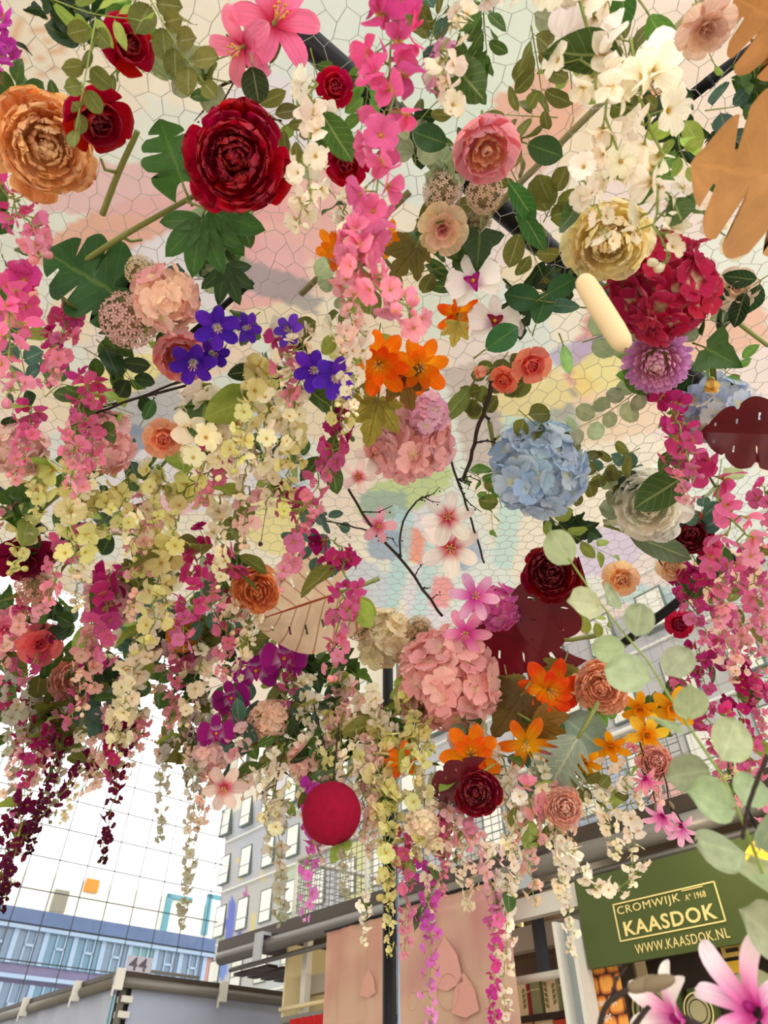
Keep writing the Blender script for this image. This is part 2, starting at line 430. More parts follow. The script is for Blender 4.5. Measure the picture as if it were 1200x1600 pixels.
def scabiosa(pos, r, q, colr):
    R = root_at('scabiosa', pos, q, r)
    b = MB(); b.ball((0, 0, 0), .6, 12, 8)
    for d in fib(150, .85): b.tube([tuple(d*.55), tuple(d*rnd.uniform(.8, .95))], .025, 3, .01)
    add(R, 'seedhead', b.mesh('seedhead', M['seed']), Matrix())
    b = MB()
    for i, d in enumerate(fib(120, .8)):
        if rnd.random() < .2: continue
        d = d.normalized(); x = d.orthogonal().normalized(); y = d.cross(x); o = d*rnd.uniform(.9, 1.0)
        for k in range(5):
            t = 2*PI*k/5; e = x*math.cos(t)+y*math.sin(t); g = d.cross(e); k0 = len(b.v)
            b.v += [tuple(o), tuple(o+e*.1+g*.05), tuple(o+e*.19+d*.04), tuple(o+e*.1-g*.05)]; b.quadf((k0, k0+1, k0+2, k0+3))
    o = add(R, 'florets', b.mesh('florets', M['seedtip']), Matrix(), colr); o['kind'] = 'stuff'
    stem_part(R, 2.0, .06); return R
def orchid(pos, r, q, colr, lip='lip'):
    R = root_at('orchid', pos, q, r)
    wide = pm('orchid_petal', 'orchid', 5, 5, W=.66, q=6, ang0=.15, ang1=-.15, cup=.08, tip=.1, base=.2)
    sep = pm('orchid_sepal', 'orchid', 4, 5, W=.36, q=4, ang0=.0, ang1=-.2, cup=.1, tip=.1, base=.3)
    for a in (0, 2.2, -2.2): add(R, 'sepal', sep, RZ(a) @ TR(0, .06, -.06) @ SCL(.92), jit(colr, .05))
    for a in (1.35, -1.35): add(R, 'petal', wide, RZ(a) @ TR(0, .06, 0) @ SCL(.95), jit(colr, .05))
    b = MB()
    for a in (.9, -.9, PI): b.grid(lambda u, v, a=a: (lambda x, y, z: (x*math.cos(a)-y*math.sin(a), x*math.sin(a)+y*math.cos(a), z+.05))(u*.14*(1-v*v*.8), v*.36, .15*math.sin(PI*v)+.1*u*u), 3, 4, 0)
    b.ball((0, .03, .12), .09, 7, 5, 1)
    add(R, 'lip', b.mesh('lip', [M[lip], M['eye']]), RZ(0)); stem_part(R, 1.0, .04); return R
def lily(pos, r, q, colr, mat='orange', name='lily', n=6, W=.34, dbl=True, ang0=.75, ang1=-.35, colr2=None, stam=True, qq=2.2):
    R = root_at(name, pos, q, r)
    me = pm(name+'_petal', mat, 4, 6, W=W, e=.7, q=qq, ang0=ang0, ang1=ang1, cup=.35, ruf=.03, tip=.02, base=.2)
    for k in range(n): add(R, 'petal', me, RZ(2*PI*k/n + rnd.uniform(-.12, .12)) @ TR(0, .04, -.2) @ RX(rnd.uniform(-.12, .12)) @ SCL(rnd.uniform(.95, 1.1)), jit(colr, .08))
    if dbl:
        for k in range(n-1): add(R, 'petal', me, RZ(2*PI*(k+.5)/n + rnd.uniform(-.2, .2)) @ TR(0, .03, -.1) @ RX(.35+rnd.uniform(-.15, .15)) @ SCL(rnd.uniform(.7, .85)), jit(colr2 or colr, .1))
    if stam:
        b = MB()
        for k in range(6):
            a = 2*PI*k/6+.3; e = Vector((math.cos(a)*.14, math.sin(a)*.14, .38)); b.tube([(0, 0, -.15), tuple(e*.6), tuple(e)], .014, 4, mi=0); b.ball(tuple(e), .04, 5, 4, 1)
        add(R, 'stamens', b.mesh('stamens', [M['stamen'], M['eye']]), Matrix())
    stem_part(R, 1.0, .05); return R
def magnolia(pos, r, q, colr, n=7, op=.35):
    R = root_at('magnolia', pos, q, r)
    me = pm('magnolia_petal', 'magno', 5, 8, W=.23, e=.85, q=1.9, ang0=1.1, ang1=-.5, cup=.5, tip=.02, base=.25, ruf=.02)
    for k in range(n): add(R, 'petal', me, RZ(2*PI*k/n + rnd.uniform(-.2, .2)) @ TR(0, .04, -.25) @ RX(op+rnd.uniform(-.3, .25)) @ SCL(rnd.uniform(.9, 1.15)), jit(colr, .06))
    b = MB(); b.ball((0, 0, -.05), .06, 7, 5, f=lambda d: 1+.8*max(0, d.z)); add(R, 'pistil', b.mesh('pistil', M['lip']), Matrix())
    b = MB(); b.ball((0, 0, -.3), .12, 7, 5); add(R, 'calyx', b.mesh('calyx', M['twig']), Matrix()); stem_part(R, .8, .04, 'twig'); return R
def daffodil(pos, r, q, colr):
    R = lily(pos, r, q, colr, 'yellow', 'daffodil', 6, .36, False, .5, -.1, stam=False, qq=2.6)
    b = MB(); b.grid(lambda u, v: ((.12+.2*v+.04*math.sin(12*PI*u)*v)*math.cos(PI*u), (.12+.2*v+.04*math.sin(12*PI*u)*v)*math.sin(PI*u), -.1+.45*v), 16, 4)
    add(R, 'trumpet', b.mesh('trumpet', M['yellow']), Matrix(), lin('#f0a010')); return R
def camellia(pos, r, q, colr, colr2=None):
    R = root_at('camellia', pos, q, r)
    mm = pm('camellia_petal', 'peony', 7, 7, W=.56, q=6, ang0=.0, ang1=.35, cup=.25, ruf=.04, tip=.06, notch=.08)
    layers(R, mm, [(6, .05, 1, .05, -.05), (5, .4, .78, .05, .02), (5, .8, .5, .03, .05), (4, 1.2, .36, .02, .08)], colr, .12, colr2=colr2); stem_part(R); return R
def bud(pos, r, q, colr, name='flower_bud', mat='yellow'):
    R = root_at(name, pos, q, r)
    me = pm(name+'_petal', mat, 4, 5, W=.5, q=4, ang0=1.0, ang1=2.0, cup=.5, tip=.05, base=.4)
    for k in range(6): add(R, 'petal', me, RZ(2*PI*k/6) @ TR(0, .12, -.6) @ SCL(1.15), jit(colr, .12))
    b = MB(); b.ball((0, 0, -.62), .3, 8, 5); add(R, 'calyx', b.mesh('calyx', M['calyx']), Matrix()); stem_part(R, 1.8, .06); return R

# ------------------------------------------------------------------ wisteria racemes
def blossom_meshes():
    ws, cx, ey = M['wist'], M['calyx'], M['eye']
    out = {}
    def rot(a, f0, z0=0, s=1.0):
        return lambda u, v: (lambda x, y, z: (s*(x*math.cos(a)-y*math.sin(a)), s*(x*math.sin(a)+y*math.cos(a)), z*s+z0))(*f0(u, v))
    for key, n, W, a0, a1 in (('round_blossom', 4, .6, .85, -.15), ('trumpet_blossom', 5, .44, .9, -.2)):
        b = MB(); f0 = petal_fn(W=W, q=6, ang0=a0, ang1=a1, cup=.2, tip=.1, base=.22, ruf=.05)
        for k in range(n): b.grid(rot(2*PI*k/n+.2, f0, -.15), 4, 5, 0, 1.7)
        b.ball((0, 0, -.06), .08, 6, 4, 2); b.tube([(0, 0, -.16), (0, 0, -.45)], .09, 5, .03, 1)
        out[key] = b.mesh(key, [ws, cx, ey])
    b = MB()
    ban = petal_fn(W=.8, q=6, ang0=.7, ang1=1.5, cup=-.22, tip=.1, base=.2, ruf=.1, k=1.6)
    wing = petal_fn(W=.5, q=5, ang0=.15, ang1=-.25, cup=.5, tip=.1, base=.3)
    b.grid(rot(0, ban, -.1), 6, 6, 0, 1.7)
    for a in (2.5, -2.5): b.grid(rot(a, wing, .0, .95), 4, 5, 0, 1.7)
    b.grid(rot(PI, petal_fn(W=.26, q=4, ang0=.4, ang1=.9, cup=1.2, tip=.1, base=.5), .02, .6), 3, 3, 0)
    b.tube([(0, 0, -.05), (0, 0, -.4)], .1, 5, .03, 1); out['pea_blossom'] = b.mesh('pea_blossom', [ws, cx, ey])
    b = MB(); b.ball((0, 0, .1), .3, 6, 5, 0, f=lambda d: 1+.8*max(0, d.z)); b.tube([(0, 0, -.1), (0, 0, -.5)], .08, 4, .03, 1)
    out['bud_blossom'] = b.mesh('bud_blossom', [ws, cx, ey])
    return out
BL = blossom_meshes()
PAL = {k: [lin(x) for x in v.split()] for k, v in dict(
    pink='#c83a80 #df78a0 #eba6b2', magenta='#a81460 #c63a82 #dc80a8', deep='#8e0f50 #b41f62 #c84a80', hot='#d43a88 #e676a6 #f0a2b2',
    pale='#f0b8c0 #f6ccc8 #f3d8c4', cream='#fbf0dc #f8ecd2 #f0e6be', lime='#e2da8c #ece4a8 #d8d488', white='#fbf3e6 #f8ecd8 #f2e6cc',
    blush='#e890a8 #f3b8b8 #f3d5c0', silhouetted='#6c1440 #6a1c40 #301020', mauve='#c038a8 #d868c0 #e8a0d8', silver='#d8cfc8 #c8c0b0 #a8a890', two='#fbf3e6 #e05aa8 #c82a90').items()}  # dark magenta racemes: tips painted near black, silhouette shade put into the colour
LEAFCOL = {k: lin(v) for k, v in dict(dark='#233c1c', mid='#456428', lime='#93a848', olive='#6c6e30', silver='#a8b48c', teal='#48685a', bright='#63903a').items()}
def curve_pts(pts, n):
    pts = [Vector(p) for p in pts]; m = len(pts)-1; out = []
    for i in range(n+1):
        t = i/n*m; k = min(int(t), m-1); f = t-k
        p0, p1, p2, p3 = pts[max(k-1, 0)], pts[k], pts[k+1], pts[min(k+2, m)]
        out.append(.5*((2*p1) + (p2-p0)*f + (2*p0-5*p1+4*p2-p3)*f*f + (3*p1-p0-3*p2+p3)*f*f*f))
    return out
def wisteria(pts, W, pal, nleaf=2, dens=1.0, leafcol='mid', mode='mix'):
    """pts: 3-D points from the top to the tip, W: width in metres at the top."""
    pts = [Vector(p) for p in pts]; o = pts[0]
    R = root_at('wisteria_raceme', o)
    cp = [p - o for p in curve_pts(pts, 14)]
    L = sum((cp[i+1]-cp[i]).length for i in range(14))
    for i in range(1, 14): cp[i] += Vector((rnd.gauss(0, .06)*W, rnd.gauss(0, .06)*W, 0))
    b = MB(); b.tube([tuple(p) for p in cp], max(.0012, W*.022), 4, max(.0008, W*.012))
    n = max(8, min(110, int(dens*6.8*L/W))); p3 = PAL[pal]; up = (CAM-o).normalized()
    for i in range(n):
        s = (i+.5)/n; s = min(.995, s + rnd.uniform(-.5, .5)/n)
        k = min(13, int(s*14)); c = cp[k].lerp(cp[k+1], s*14-k); ax = (cp[k+1]-cp[k]).normalized()
        a = i*2.4 + rnd.uniform(-.5, .5); e = ax.orthogonal().normalized(); e = Quaternion(ax, a) @ e
        tp = 1 - .62*s**1.3
        rad = W*.33*tp*rnd.uniform(.35, 1.1); size = W*.35*(1-.5*s)*rnd.uniform(.75, 1.2)
        d = (e*.95 + Vector((0, 0, -.45)) + up*.12 + Vector((rnd.gauss(0, .25), rnd.gauss(0, .25), rnd.gauss(0, .25)))).normalized()
        pos = c + e*rad + ax*(W*.1)
        if s > .9: key = rnd.choice(('bud_blossom', 'trumpet_blossom'))
        elif rnd.random() < (.85 - .3*s): key = 'pea_blossom'
        else: key = rnd.choice(('round_blossom', 'trumpet_blossom', 'round_blossom'))
        colr = mixc(p3[0], p3[1], min(1, s*2)) if s < .5 else mixc(p3[1], p3[2], s*2-1)
        m = Matrix.Translation(pos) @ (d.to_track_quat('Z', 'Y') @ Quaternion((0, 0, 1), rnd.uniform(0, 6))).to_matrix().to_4x4() @ SCL(size)
        add(R, 'blossom', BL[key], m, jit(colr, .12))
        b.tube([tuple(c), tuple(pos - d*size*.4)], max(.0008, W*.012), 3, cap=False)
    add(R, 'stem', b.mesh('stem', M['stem']), Matrix())
    for i in range(nleaf):
        s = rnd.uniform(0, .35); c = cp[int(s*14)]; e = Vector((rnd.gauss(0, 1), rnd.gauss(0, 1), rnd.uniform(-1.0, .1))).normalized()
        q = e.to_track_quat('Y', 'Z') @ Quaternion((0, 1, 0), rnd.uniform(-.8, .8))
        add(R, 'leaf', lm('rose'), Matrix.Translation(c+e*W*.15) @ q.to_matrix().to_4x4() @ SCL(W*rnd.uniform(.7, 1.0)), jit(LEAFCOL[leafcol], .2))
    return R
def sprig(pts, kind, n, size, colkey, name='leaf_sprig', opp=True, taper=.35, ang=.9, stem='stem', sr=.0016, facing=1.0):
    pts = [Vector(p) for p in pts]; o = pts[0]; R = root_at(name, o)
    cp = [p-o for p in curve_pts(pts, 12)]
    b = MB(); b.tube([tuple(p) for p in cp], sr, 5, sr*.5); add(R, 'stem', b.mesh('stem', M[stem]), Matrix())
    for i in range(n):
        s = (i+.7)/n; s = min(.99, s); k = min(11, int(s*12)); c = cp[k].lerp(cp[k+1], s*12-k); ax = (cp[k+1]-cp[k]).normalized()
        tc = (CAM-(o+c)).normalized()
        nrm = (tc*facing + Vector((rnd.gauss(0, .5), rnd.gauss(0, .5), rnd.gauss(0, .5)))).normalized()
        side = ax.cross(nrm); side = side.normalized() if side.length > 1e-4 else ax.orthogonal()
        sds = (1, -1) if opp else ((1,) if i % 2 else (-1,))
        if i == n-1: sds = (0,)
        for sd in sds:
            a = ang*rnd.uniform(.75, 1.2)*sd
            y = (ax*math.cos(a) + side*math.sin(a)).normalized()
            z = (nrm - y*nrm.dot(y)).normalized(); x = y.cross(z)
            mt = Matrix((x, y, z)).transposed().to_4x4()
            if rnd.random() < .4: mt = mt @ Matrix.Rotation(rnd.uniform(-1, 1), 4, 'Y')
            add(R, 'leaf', lm(kind), Matrix.Translation(c + y*sr*2 + y*size*.1) @ mt @ SCL(size*(1-taper*s)*rnd.uniform(.85, 1.15)), jit(LEAFCOL[colkey], .2))
    return R
#PART2
# ------------------------------------------------------------------ the hall: vault, facade, wall windows, floor
def thing(name, loc, label, cat, group=None): return tag(root_at(name, loc), label, cat, group)
def hpart(root, name, b, mat, smooth=False):
    o = Vector(root.matrix_basis.translation); return newobj(name, b.mesh(name, mat, smooth, o), root)
def struct(name, b, mat, smooth=False):
    me = b.mesh(name, mat, smooth); return tag(newobj(name, me), None, None, None, 'structure')
VW, VH, VN = 16.7, 19.5, 4.0
A0, A1 = -5.0, 30.0
def vault_profile(n=300):
    th = np.linspace(1e-4, PI-1e-4, 6000)
    p = VW*np.sign(np.cos(th))*np.abs(np.cos(th))**(2/VN); z = 1.6 + VH*np.sin(th)**(2/VN)
    p = np.concatenate([[VW], p, [-VW]]); z = np.concatenate([[0], z, [0]])
    s = np.concatenate([[0], np.cumsum(np.hypot(np.diff(p), np.diff(z)))]); t = np.linspace(0, s[-1], n)
    return np.interp(t, s, p), np.interp(t, s, z), t
def vault_hit(px, py):
    r = ray(px, py); ra, rp = r.dot(AX), r.dot(PX); lo, hi = 0, 200
    f = lambda t: (abs(rp*t)/VW)**VN + (max(0, r.z*t)/VH)**VN - 1
    for _ in range(60):
        m = (lo+hi)/2
        if f(m) > 0: hi = m
        else: lo = m
    return CAM + r*lo, lo
def vault_wall_p(z):
    return VW*max(0, 1 - (max(0, z-1.6)/VH)**VN)**(1/VN)
prints = [  # generic printed shapes of the vault: pixel centre, half sizes in pixels along the hall / round the vault, turn, colour, e(llipse) or q(uad)
 (90, 90, 190, 130, .2, '#f3e6d2', 'e'), (60, 70, 46, 36, 0, '#e2b088', 'r'), (180, 360, 150, 34, .5, '#e9a58a', 'e'), (250, 300, 200, 40, .9, '#eab8bd', 'q'), (330, 360, 60, 60, .4, '#dfb5c8', 'q'),
 (440, 380, 120, 95, .6, '#f0aeb0', 'q'), (415, 440, 90, 26, 1.2, '#a09ca2', 'q'), (720, 60, 150, 140, .3, '#dbeade', 'e'), (830, 190, 80, 62, .2, '#e8a892', 'e'), (800, 250, 60, 40, .2, '#e0ae98', 'q'),
 (1120, 110, 120, 110, .3, '#f0dccf', 'q'), (1030, 140, 28, 36, .3, '#e0936c', 'e'), (770, 650, 60, 90, .5, '#c7b6ae', 'q'), (630, 770, 95, 32, .2, '#b8d68a', 'e'), (600, 790, 40, 24, .6, '#9db4b0', 'q'),
 (645, 850, 25, 32, 0, '#f58f6c', 'e'), (688, 925, 30, 24, 0, '#f58c92', 'e'), (430, 820, 60, 60, .2, '#f0e294', 'e'), (905, 570, 16, 90, 1.0, '#d98a8a', 'q'), (912, 610, 18, 26, 1.0, '#e56a52', 'e'),
 (880, 640, 50, 32, 1.3, '#9fb0a6', 'q'), (930, 545, 70, 20, .4, '#b9b2d6', 'q'), (945, 585, 50, 42, .3, '#f2e690', 'e'), (810, 665, 50, 50, .2, '#b2a9a8', 'q'), (830, 620, 60, 30, .3, '#f2e2a0', 'q'), (215, 640, 80, 45, .5, '#b0b3bd', 'q'), (205, 690, 34, 22, .3, '#7d90b0', 'q'),
 (180, 595, 100, 30, .4, '#f2e690', 'e'), (620, 900, 16, 110, .8, '#b4dce2', 'q'), (670, 880, 14, 100, .8, '#c2e4e6', 'q'), (560, 920, 60, 50, .5, '#ccd6e6', 'e'), (720, 860, 40, 30, .5, '#9fb2d2', 'e'), (600, 850, 34, 26, .2, '#8fa8c8', 'e'), (1010, 930, 70, 16, .5, '#bfe0e4', 'q'),
 (800, 770, 20, 120, .7, '#bfe3e0', 'q'), (100, 700, 90, 30, .5, '#dfe8ea', 'q'), (60, 870, 90, 30, .2, '#f0ccd2', 'e'), (240, 800, 110, 26, .4, '#f3b8c4', 'e'), (990, 640, 90, 40, .4, '#f2d6ba', 'q'), (1130, 520, 60, 40, .2, '#eab69a', 'q'),
 (440, 700, 40, 80, .6, '#c2d4e6', 'e'), (330, 560, 70, 30, .5, '#f4d9c0', 'q'), (540, 430, 60, 30, .7, '#f6dcc8', 'q'), (700, 480, 70, 50, .5, '#dfece2', 'e'), (590, 600, 60, 40, .5, '#f3cdbc', 'q'), (950, 860, 60, 40, .2, '#d8c8e6', 'e'),
 (1130, 900, 60, 36, .2, '#f2b890', 'q'), (1150, 1000, 50, 30, .1, '#f0b8a0', 'q'), (1080, 1230, 70, 40, .1, '#f0b8b0', 'q'), (1150, 1230, 50, 30, .1, '#f0e08c', 'e'), (940, 1260, 60, 60, .1, '#b8c2da', 'q'), (560, 1360, 50, 50, 0, '#e6e8a0', 'e'), (470, 1400, 40, 50, 0, '#c8dcc0', 'q'),
 (360, 1440, 14, 34, 0, '#4a62d8', 'e'), (382, 1420, 10, 30, 0, '#c0489a', 'e'), (350, 1500, 16, 26, 0, '#5a86e0', 'e'), (372, 1470, 12, 12, 0, '#4a66d0', 'e'), (395, 1450, 8, 20, 0, '#e0d27a', 'e'), (346, 1380, 5, 60, 0, '#b05aa0', 'q'), (375, 1370, 8, 4, .4, '#f0d860', 'e'), (372, 1345, 8, 4, .4, '#f0d860', 'e'), (410, 1370, 8, 4, .4, '#f0d860', 'e'), (345, 1460, 6, 24, 0, '#9ab48c', 'q')]
def build_vault():
    pp, zz, ss = vault_profile(420); aa = np.linspace(A0, A1, 220)
    na, ns = len(aa), len(pp)
    ax, pxv = np.array(AX), np.array(PX)
    V = aa[:, None, None]*ax + pp[None, :, None]*pxv + zz[None, :, None]*np.array([0, 0, 1.0])
    Vf = V.reshape(-1, 3); S = np.tile(ss, na); Af = np.repeat(aa, ns)
    rg = np.random.RandomState(5)
    pal = np.array([lin(x)[:3] for x in '#f2ead9 #f4e4d6 #e9ece4 #f5eddc #efe0dc #e4ece8 #f2e2c8 #e8e4ee'.split()])
    sites = np.stack([rg.uniform(A0, A1, 260), rg.uniform(0, ss[-1], 260)], 1); sc = pal[rg.randint(0, len(pal), 260)]
    col = np.zeros((len(Vf), 3))
    for i in range(0, len(Vf), 4000):
        d = (Af[i:i+4000, None]-sites[None, :, 0])**2 + (S[i:i+4000, None]-sites[None, :, 1])**2
        col[i:i+4000] = sc[d.argmin(1)]
    wall = (zz < 13)[None, :].repeat(na, 0).ravel() & (np.tile(pp, na) > 0)
    col[wall] = col[wall]*.3 + np.array(lin('#aeb9c6')[:3])*.7
    for (x, y, hx, hy, rt, hexc, kind) in prints:
        c, t = vault_hit(x, y); c = np.array(c); d = Vf - c
        da = d @ ax; k = np.abs(np.linalg.norm(d - da[:, None]*ax, axis=1))
        i0 = np.argmin(np.linalg.norm(d, axis=1)); dsg = np.sign(S - S[i0])*k
        ha, hs = hx*t/F, hy*t/F; u = (da*math.cos(rt)+dsg*math.sin(rt))/ha; v = (-da*math.sin(rt)+dsg*math.cos(rt))/hs
        rr = u*u + v*v
        m = rr < 1 if kind == 'e' else ((rr < 1) & (rr > .72) | (rr < .3) & (rr > .15)) if kind == 'r' else (np.abs(u) < 1) & (np.abs(v) < 1)
        col[m] = np.array(lin(hexc)[:3])*.8 + col[m]*.2
    idx = np.arange(na*ns).reshape(na, ns)
    f = np.stack([idx[:-1, :-1], idx[:-1, 1:], idx[1:, 1:], idx[1:, :-1]], -1).reshape(-1, 4)
    me = bpy.data.meshes.new('ceiling'); me.from_pydata(Vf.tolist(), [], f.tolist())
    ca = me.color_attributes.new('print', 'FLOAT_COLOR', 'POINT'); ca.data.foreach_set('color', np.concatenate([col, np.ones((len(col), 1))], 1).astype(np.float32).ravel())
    t = NT('printed_vault'); at = t.n('ShaderNodeAttribute', attribute_name='print'); pb = t.n('ShaderNodeBsdfPrincipled')
    ns2 = t.noise(t.n('ShaderNodeTexCoord').outputs['Object'], .8, 4); v = t.math('ADD', t.math('MULTIPLY', ns2, .16), .9)
    t.l(t.mix(1.0, at.outputs['Color'], t.comb(v, v, v), 'MULTIPLY'), pb.inputs['Base Color']); pb.inputs['Roughness'].default_value = .7
    me.materials.append(t.done(pb.outputs[0])); me.polygons.foreach_set('use_smooth', [True]*len(me.polygons))
    tag(newobj('ceiling', me), None, None, None, 'structure')
build_vault()
b = MB(); b.hbox(-40, A1, -VW-.5, VW+.5, -.2, 0); struct('floor', b, plain('hall_floor', '#cfc8bc', .5, nscale=2, namt=.1))
b = MB(); b.hbox(A1+.5, 140, -60, 90, -.4, -.1); struct('ground', b, plain('square_paving', '#c9c4ba', .8, nscale=1))

# glazed end: panes on a net of cables
GL = NT('facade_glass'); g1 = GL.n('ShaderNodeBsdfTransparent'); g1.inputs[0].default_value = (.96, .98, .98, 1); g2 = GL.n('ShaderNodeBsdfGlossy'); g2.inputs['Roughness'].default_value = .05
mx = GL.n('ShaderNodeMixShader'); mx.inputs[0].default_value = .05; GL.l(g1.outputs[0], mx.inputs[1]); GL.l(g2.outputs[0], mx.inputs[2]); GLASS = GL.done(mx.outputs[0])
win = root_at('window_1', H(A1, 8, 0)); win['kind'] = 'structure'
CELL = 1.12; cable = plain('steel_cable', '#3c464e', .5, .2)
ps = [1.5 + CELL*i for i in range(14)]; zs = [6.4 + CELL*i for i in range(13)]
b = MB(); b.quadf([0, 1, 2, 3]); b.v = [tuple(-AX*0), tuple(PX*(CELL-.02)), tuple(PX*(CELL-.02)+Vector((0, 0, CELL-.02))), (0, 0, CELL-.02)]
pane = b.mesh('pane', GLASS, False)
for p in ps:
    for z in zs:
        if p + CELL < vault_wall_p(z+CELL): newobj('pane', pane, win, Matrix.Translation(H(A1+.03, p, z) - H(A1, 8, 0)))
for p in ps+[ps[-1]+CELL]:
    zt = min(zs[-1]+CELL, 1.6+VH*max(0, 1-(p/VW)**VN)**.25)
    b = MB(); b.tube([H(A1, p, 0.1), H(A1, p, zt)], .021, 4); hpart(win, 'cable', b, cable)
for z in zs+[zs[-1]+CELL]:
    b = MB(); b.tube([H(A1, ps[0], z), H(A1, vault_wall_p(z), z)], .021, 4); hpart(win, 'cable', b, cable)
b = MB()
for p in ps:
    for z in zs: b.ball(H(A1, p, z), .035, 4, 3)
o = hpart(win, 'clamps', b, cable); o['kind'] = 'stuff'

# windows in the long wall under the vault
wfr, wpn = plain('window_frame', '#72807e', .5), plain('window_pane', '#f4f6ee', .12, spec=.8)  # pale pane colour stands in for the light the glass reflects
wn = 2
for a in [3.2+1.75*i for i in range(16)]:
    for z in [4.1, 6.1, 8.1, 10.1, 12.1, 14.1]:
        q = project(H(a, vault_wall_p(z+.6), z+.6))
        if not (-60 < q[0] < 1260 and 900 < q[1] < 1620): continue
        pw = vault_wall_p(z+1.15) - .05
        r = root_at('window_%d' % wn, H(a, pw, z)); r['kind'] = 'structure'; wn += 1
        b = MB()
        for (x0, x1, z0, z1) in ((-.04, 0, 0, 1.15), (.75, .79, 0, 1.15), (-.04, .79, -.04, 0), (-.04, .79, 1.11, 1.15), (0, .75, .36, .39)): b.hbox(a+x0, a+x1, pw+.02, pw+.25, z+z0, z+z1)
        hpart(r, 'frame', b, wfr); b = MB(); b.hbox(a, a+.75, pw+.03, pw+.06, z, z+1.12); hpart(r, 'pane', b, wpn)
for i, z in enumerate([5.75, 7.75, 9.75, 11.75, 13.75]):
    b = MB(); pw = vault_wall_p(z)-.06; b.hbox(2.0, A1-.2, pw-.06, pw+.3, z-.03, z+.03); struct('trim_%d' % (i+1), b, plain('floor_band', '#eef0ec', .6))

# the office building and the pale block beyond the glass
OB = thing('office_building', H(60, 20, 0), 'blue grey office building with bands of windows seen through the glass end', 'building')
slate, span, wht = plain('slate_fascia', '#4f6288', .6, nscale=.5), plain('mauve_spandrel', '#726c8a', .6, nscale=.5), plain('white_sill', '#93a8c2', .5)
b = MB(); b.hbox(60.3, 75, -10, 60, 0, 14.2); hpart(OB, 'wall', b, span)
b = MB(); b.hbox(59.7, 60.4, -10, 60, 13.45, 14.35); hpart(OB, 'roof_fascia', b, slate)
for z in (13.1, 10.15, 6.9): b = MB(); b.hbox(59.8, 60.35, -10, 60, z, z+.25); hpart(OB, 'sill', b, wht)
gl = [plain('office_pane_%s' % n, c, .12, spec=.8) for n, c in (('blue', '#4c7892'), ('teal', '#5c8a92'), ('grey', '#5f7690'), ('coral', '#a86c66'))]
for z0, z1 in ((11.05, 13.1), (7.15, 9.9), (3.9, 6.7)):
    for i in range(17):
        p0 = 6 + 2.2*i
        b = MB()
        for x0, x1, y0, y1 in ((0, .35, 0, 1), (.95, 1.05, 0, 1), (1.6, 1.7, 0, 1), (.95, 1.7, .52, .6)): b.hbox(60.05, 60.3, p0+x0, p0+x1, z0+(z1-z0)*y0, z0+(z1-z0)*y1)
        f = hpart(OB, 'window', b, wht); b = MB(); b.hbox(60.2, 60.28, p0+.3, p0+2.2, z0, z1)
        g = hpart(OB, 'pane', b, gl[3] if (i in (12, 13) and z0 > 11) else rnd.choice(gl[:3])); g.parent = f
PB = thing('pale_block', H(90, 30, 0), 'pale cream block rising behind the blue grey office building', 'building')
b = MB(); b.hbox(90, 110, -10, 62, 0, 24.5); hpart(PB, 'wall', b, plain('cream_render', '#f6f0e0', .8))
for (x, y, w_, h_, c) in ((93, 1408, .8, 1.1, '#8c8676'), (143, 1384, .8, .7, '#d08a28')):
    r = ray(x, y); t = 89.9/r.dot(AX); p, z = r.dot(PX)*t, 1.6+r.z*t; b = MB(); b.hbox(89.7, 90, p-w_, p+w_, z-h_, z+h_); hpart(PB, 'wall_panel', b, plain('panel_'+c[1:], c))
b = MB()
for (x, y) in ((262, 1412), (325, 1412)):
    r = ray(x, y); t = 89.9/r.dot(AX); p, z = r.dot(PX)*t, 1.6+r.z*t; b.hbox(89.6, 90, p-.3, p+.4, z-3.5, z+1); b.hbox(89.6, 90, p-.3, p+3.2, z+.6, z+1.1)
hpart(PB, 'balcony_frame', b, plain('teal_frame', '#5f9aa8'))

# ------------------------------------------------------------------ the market stall on the right
def ab(px, py, p):
    r = ray(px, py); t = p/r.dot(PX); return r.dot(AX)*t, 1.6 + r.z*t
grey = plain('grey_steel', '#77736c', .4, .3, nscale=6, namt=.1); bronze = plain('bronze_edge', '#41362c', .5, .2, nscale=5); white = plain('white_steel', '#d9d6cc', .5)
cream_in = plain('cream_panel', '#e6d6a8', .6); brown = plain('brown_beam', '#5a4636', .7, nscale=8); darkb = plain('dark_brown_board', '#33261c', .7, nscale=8)
MS = thing('market_stall', H(4.5, 4.6, 0), 'long market stall with grey tube gutter and bronze roof edge behind the flowers', 'stall')
b = MB(); b.hbox(.6, 8.3, 4.64, 4.82, 3.25, 3.36); hpart(MS, 'roof_edge', b, bronze)
b = MB(); b.tube([H(.6, 4.62, 3.165), H(8.15, 4.62, 3.165)], .07, 14); hpart(MS, 'gutter_tube', b, grey, True)
b = MB(); b.tube([H(.6, 4.7, 3.05), H(8.05, 4.7, 3.05)], .025, 8); hpart(MS, 'rail', b, grey, True)
b = MB(); b.hbox(.6, 8.2, 4.8, 7.8, 3.28, 3.34); hpart(MS, 'roof_panel', b, brown)
for k in range(6): b = MB(); b.hbox(7.35, 8.05, 4.75+.18*k, 4.87+.18*k, 3.0, 3.03); hpart(MS, 'slat', b, bronze)
for a in (7.25, 3.6, 1.5): b = MB(); b.hbox(a-.07, a+.07, 4.52, 4.545, 3.02, 3.28); b.hbox(a-.07, a+.07, 4.545, 4.7, 3.25, 3.28); hpart(MS, 'clamp', b, plain('clamp_grey', '#a9adb4', .5))
b = MB(); b.hbox(2.2, 7.6, 5.2, 5.3, 2.78, 2.95); hpart(MS, 'beam', b, white)
b = MB(); b.hbox(3.0, 4.6, 4.66, 4.74, 2.86, 3.0); hpart(MS, 'beam', b, white)
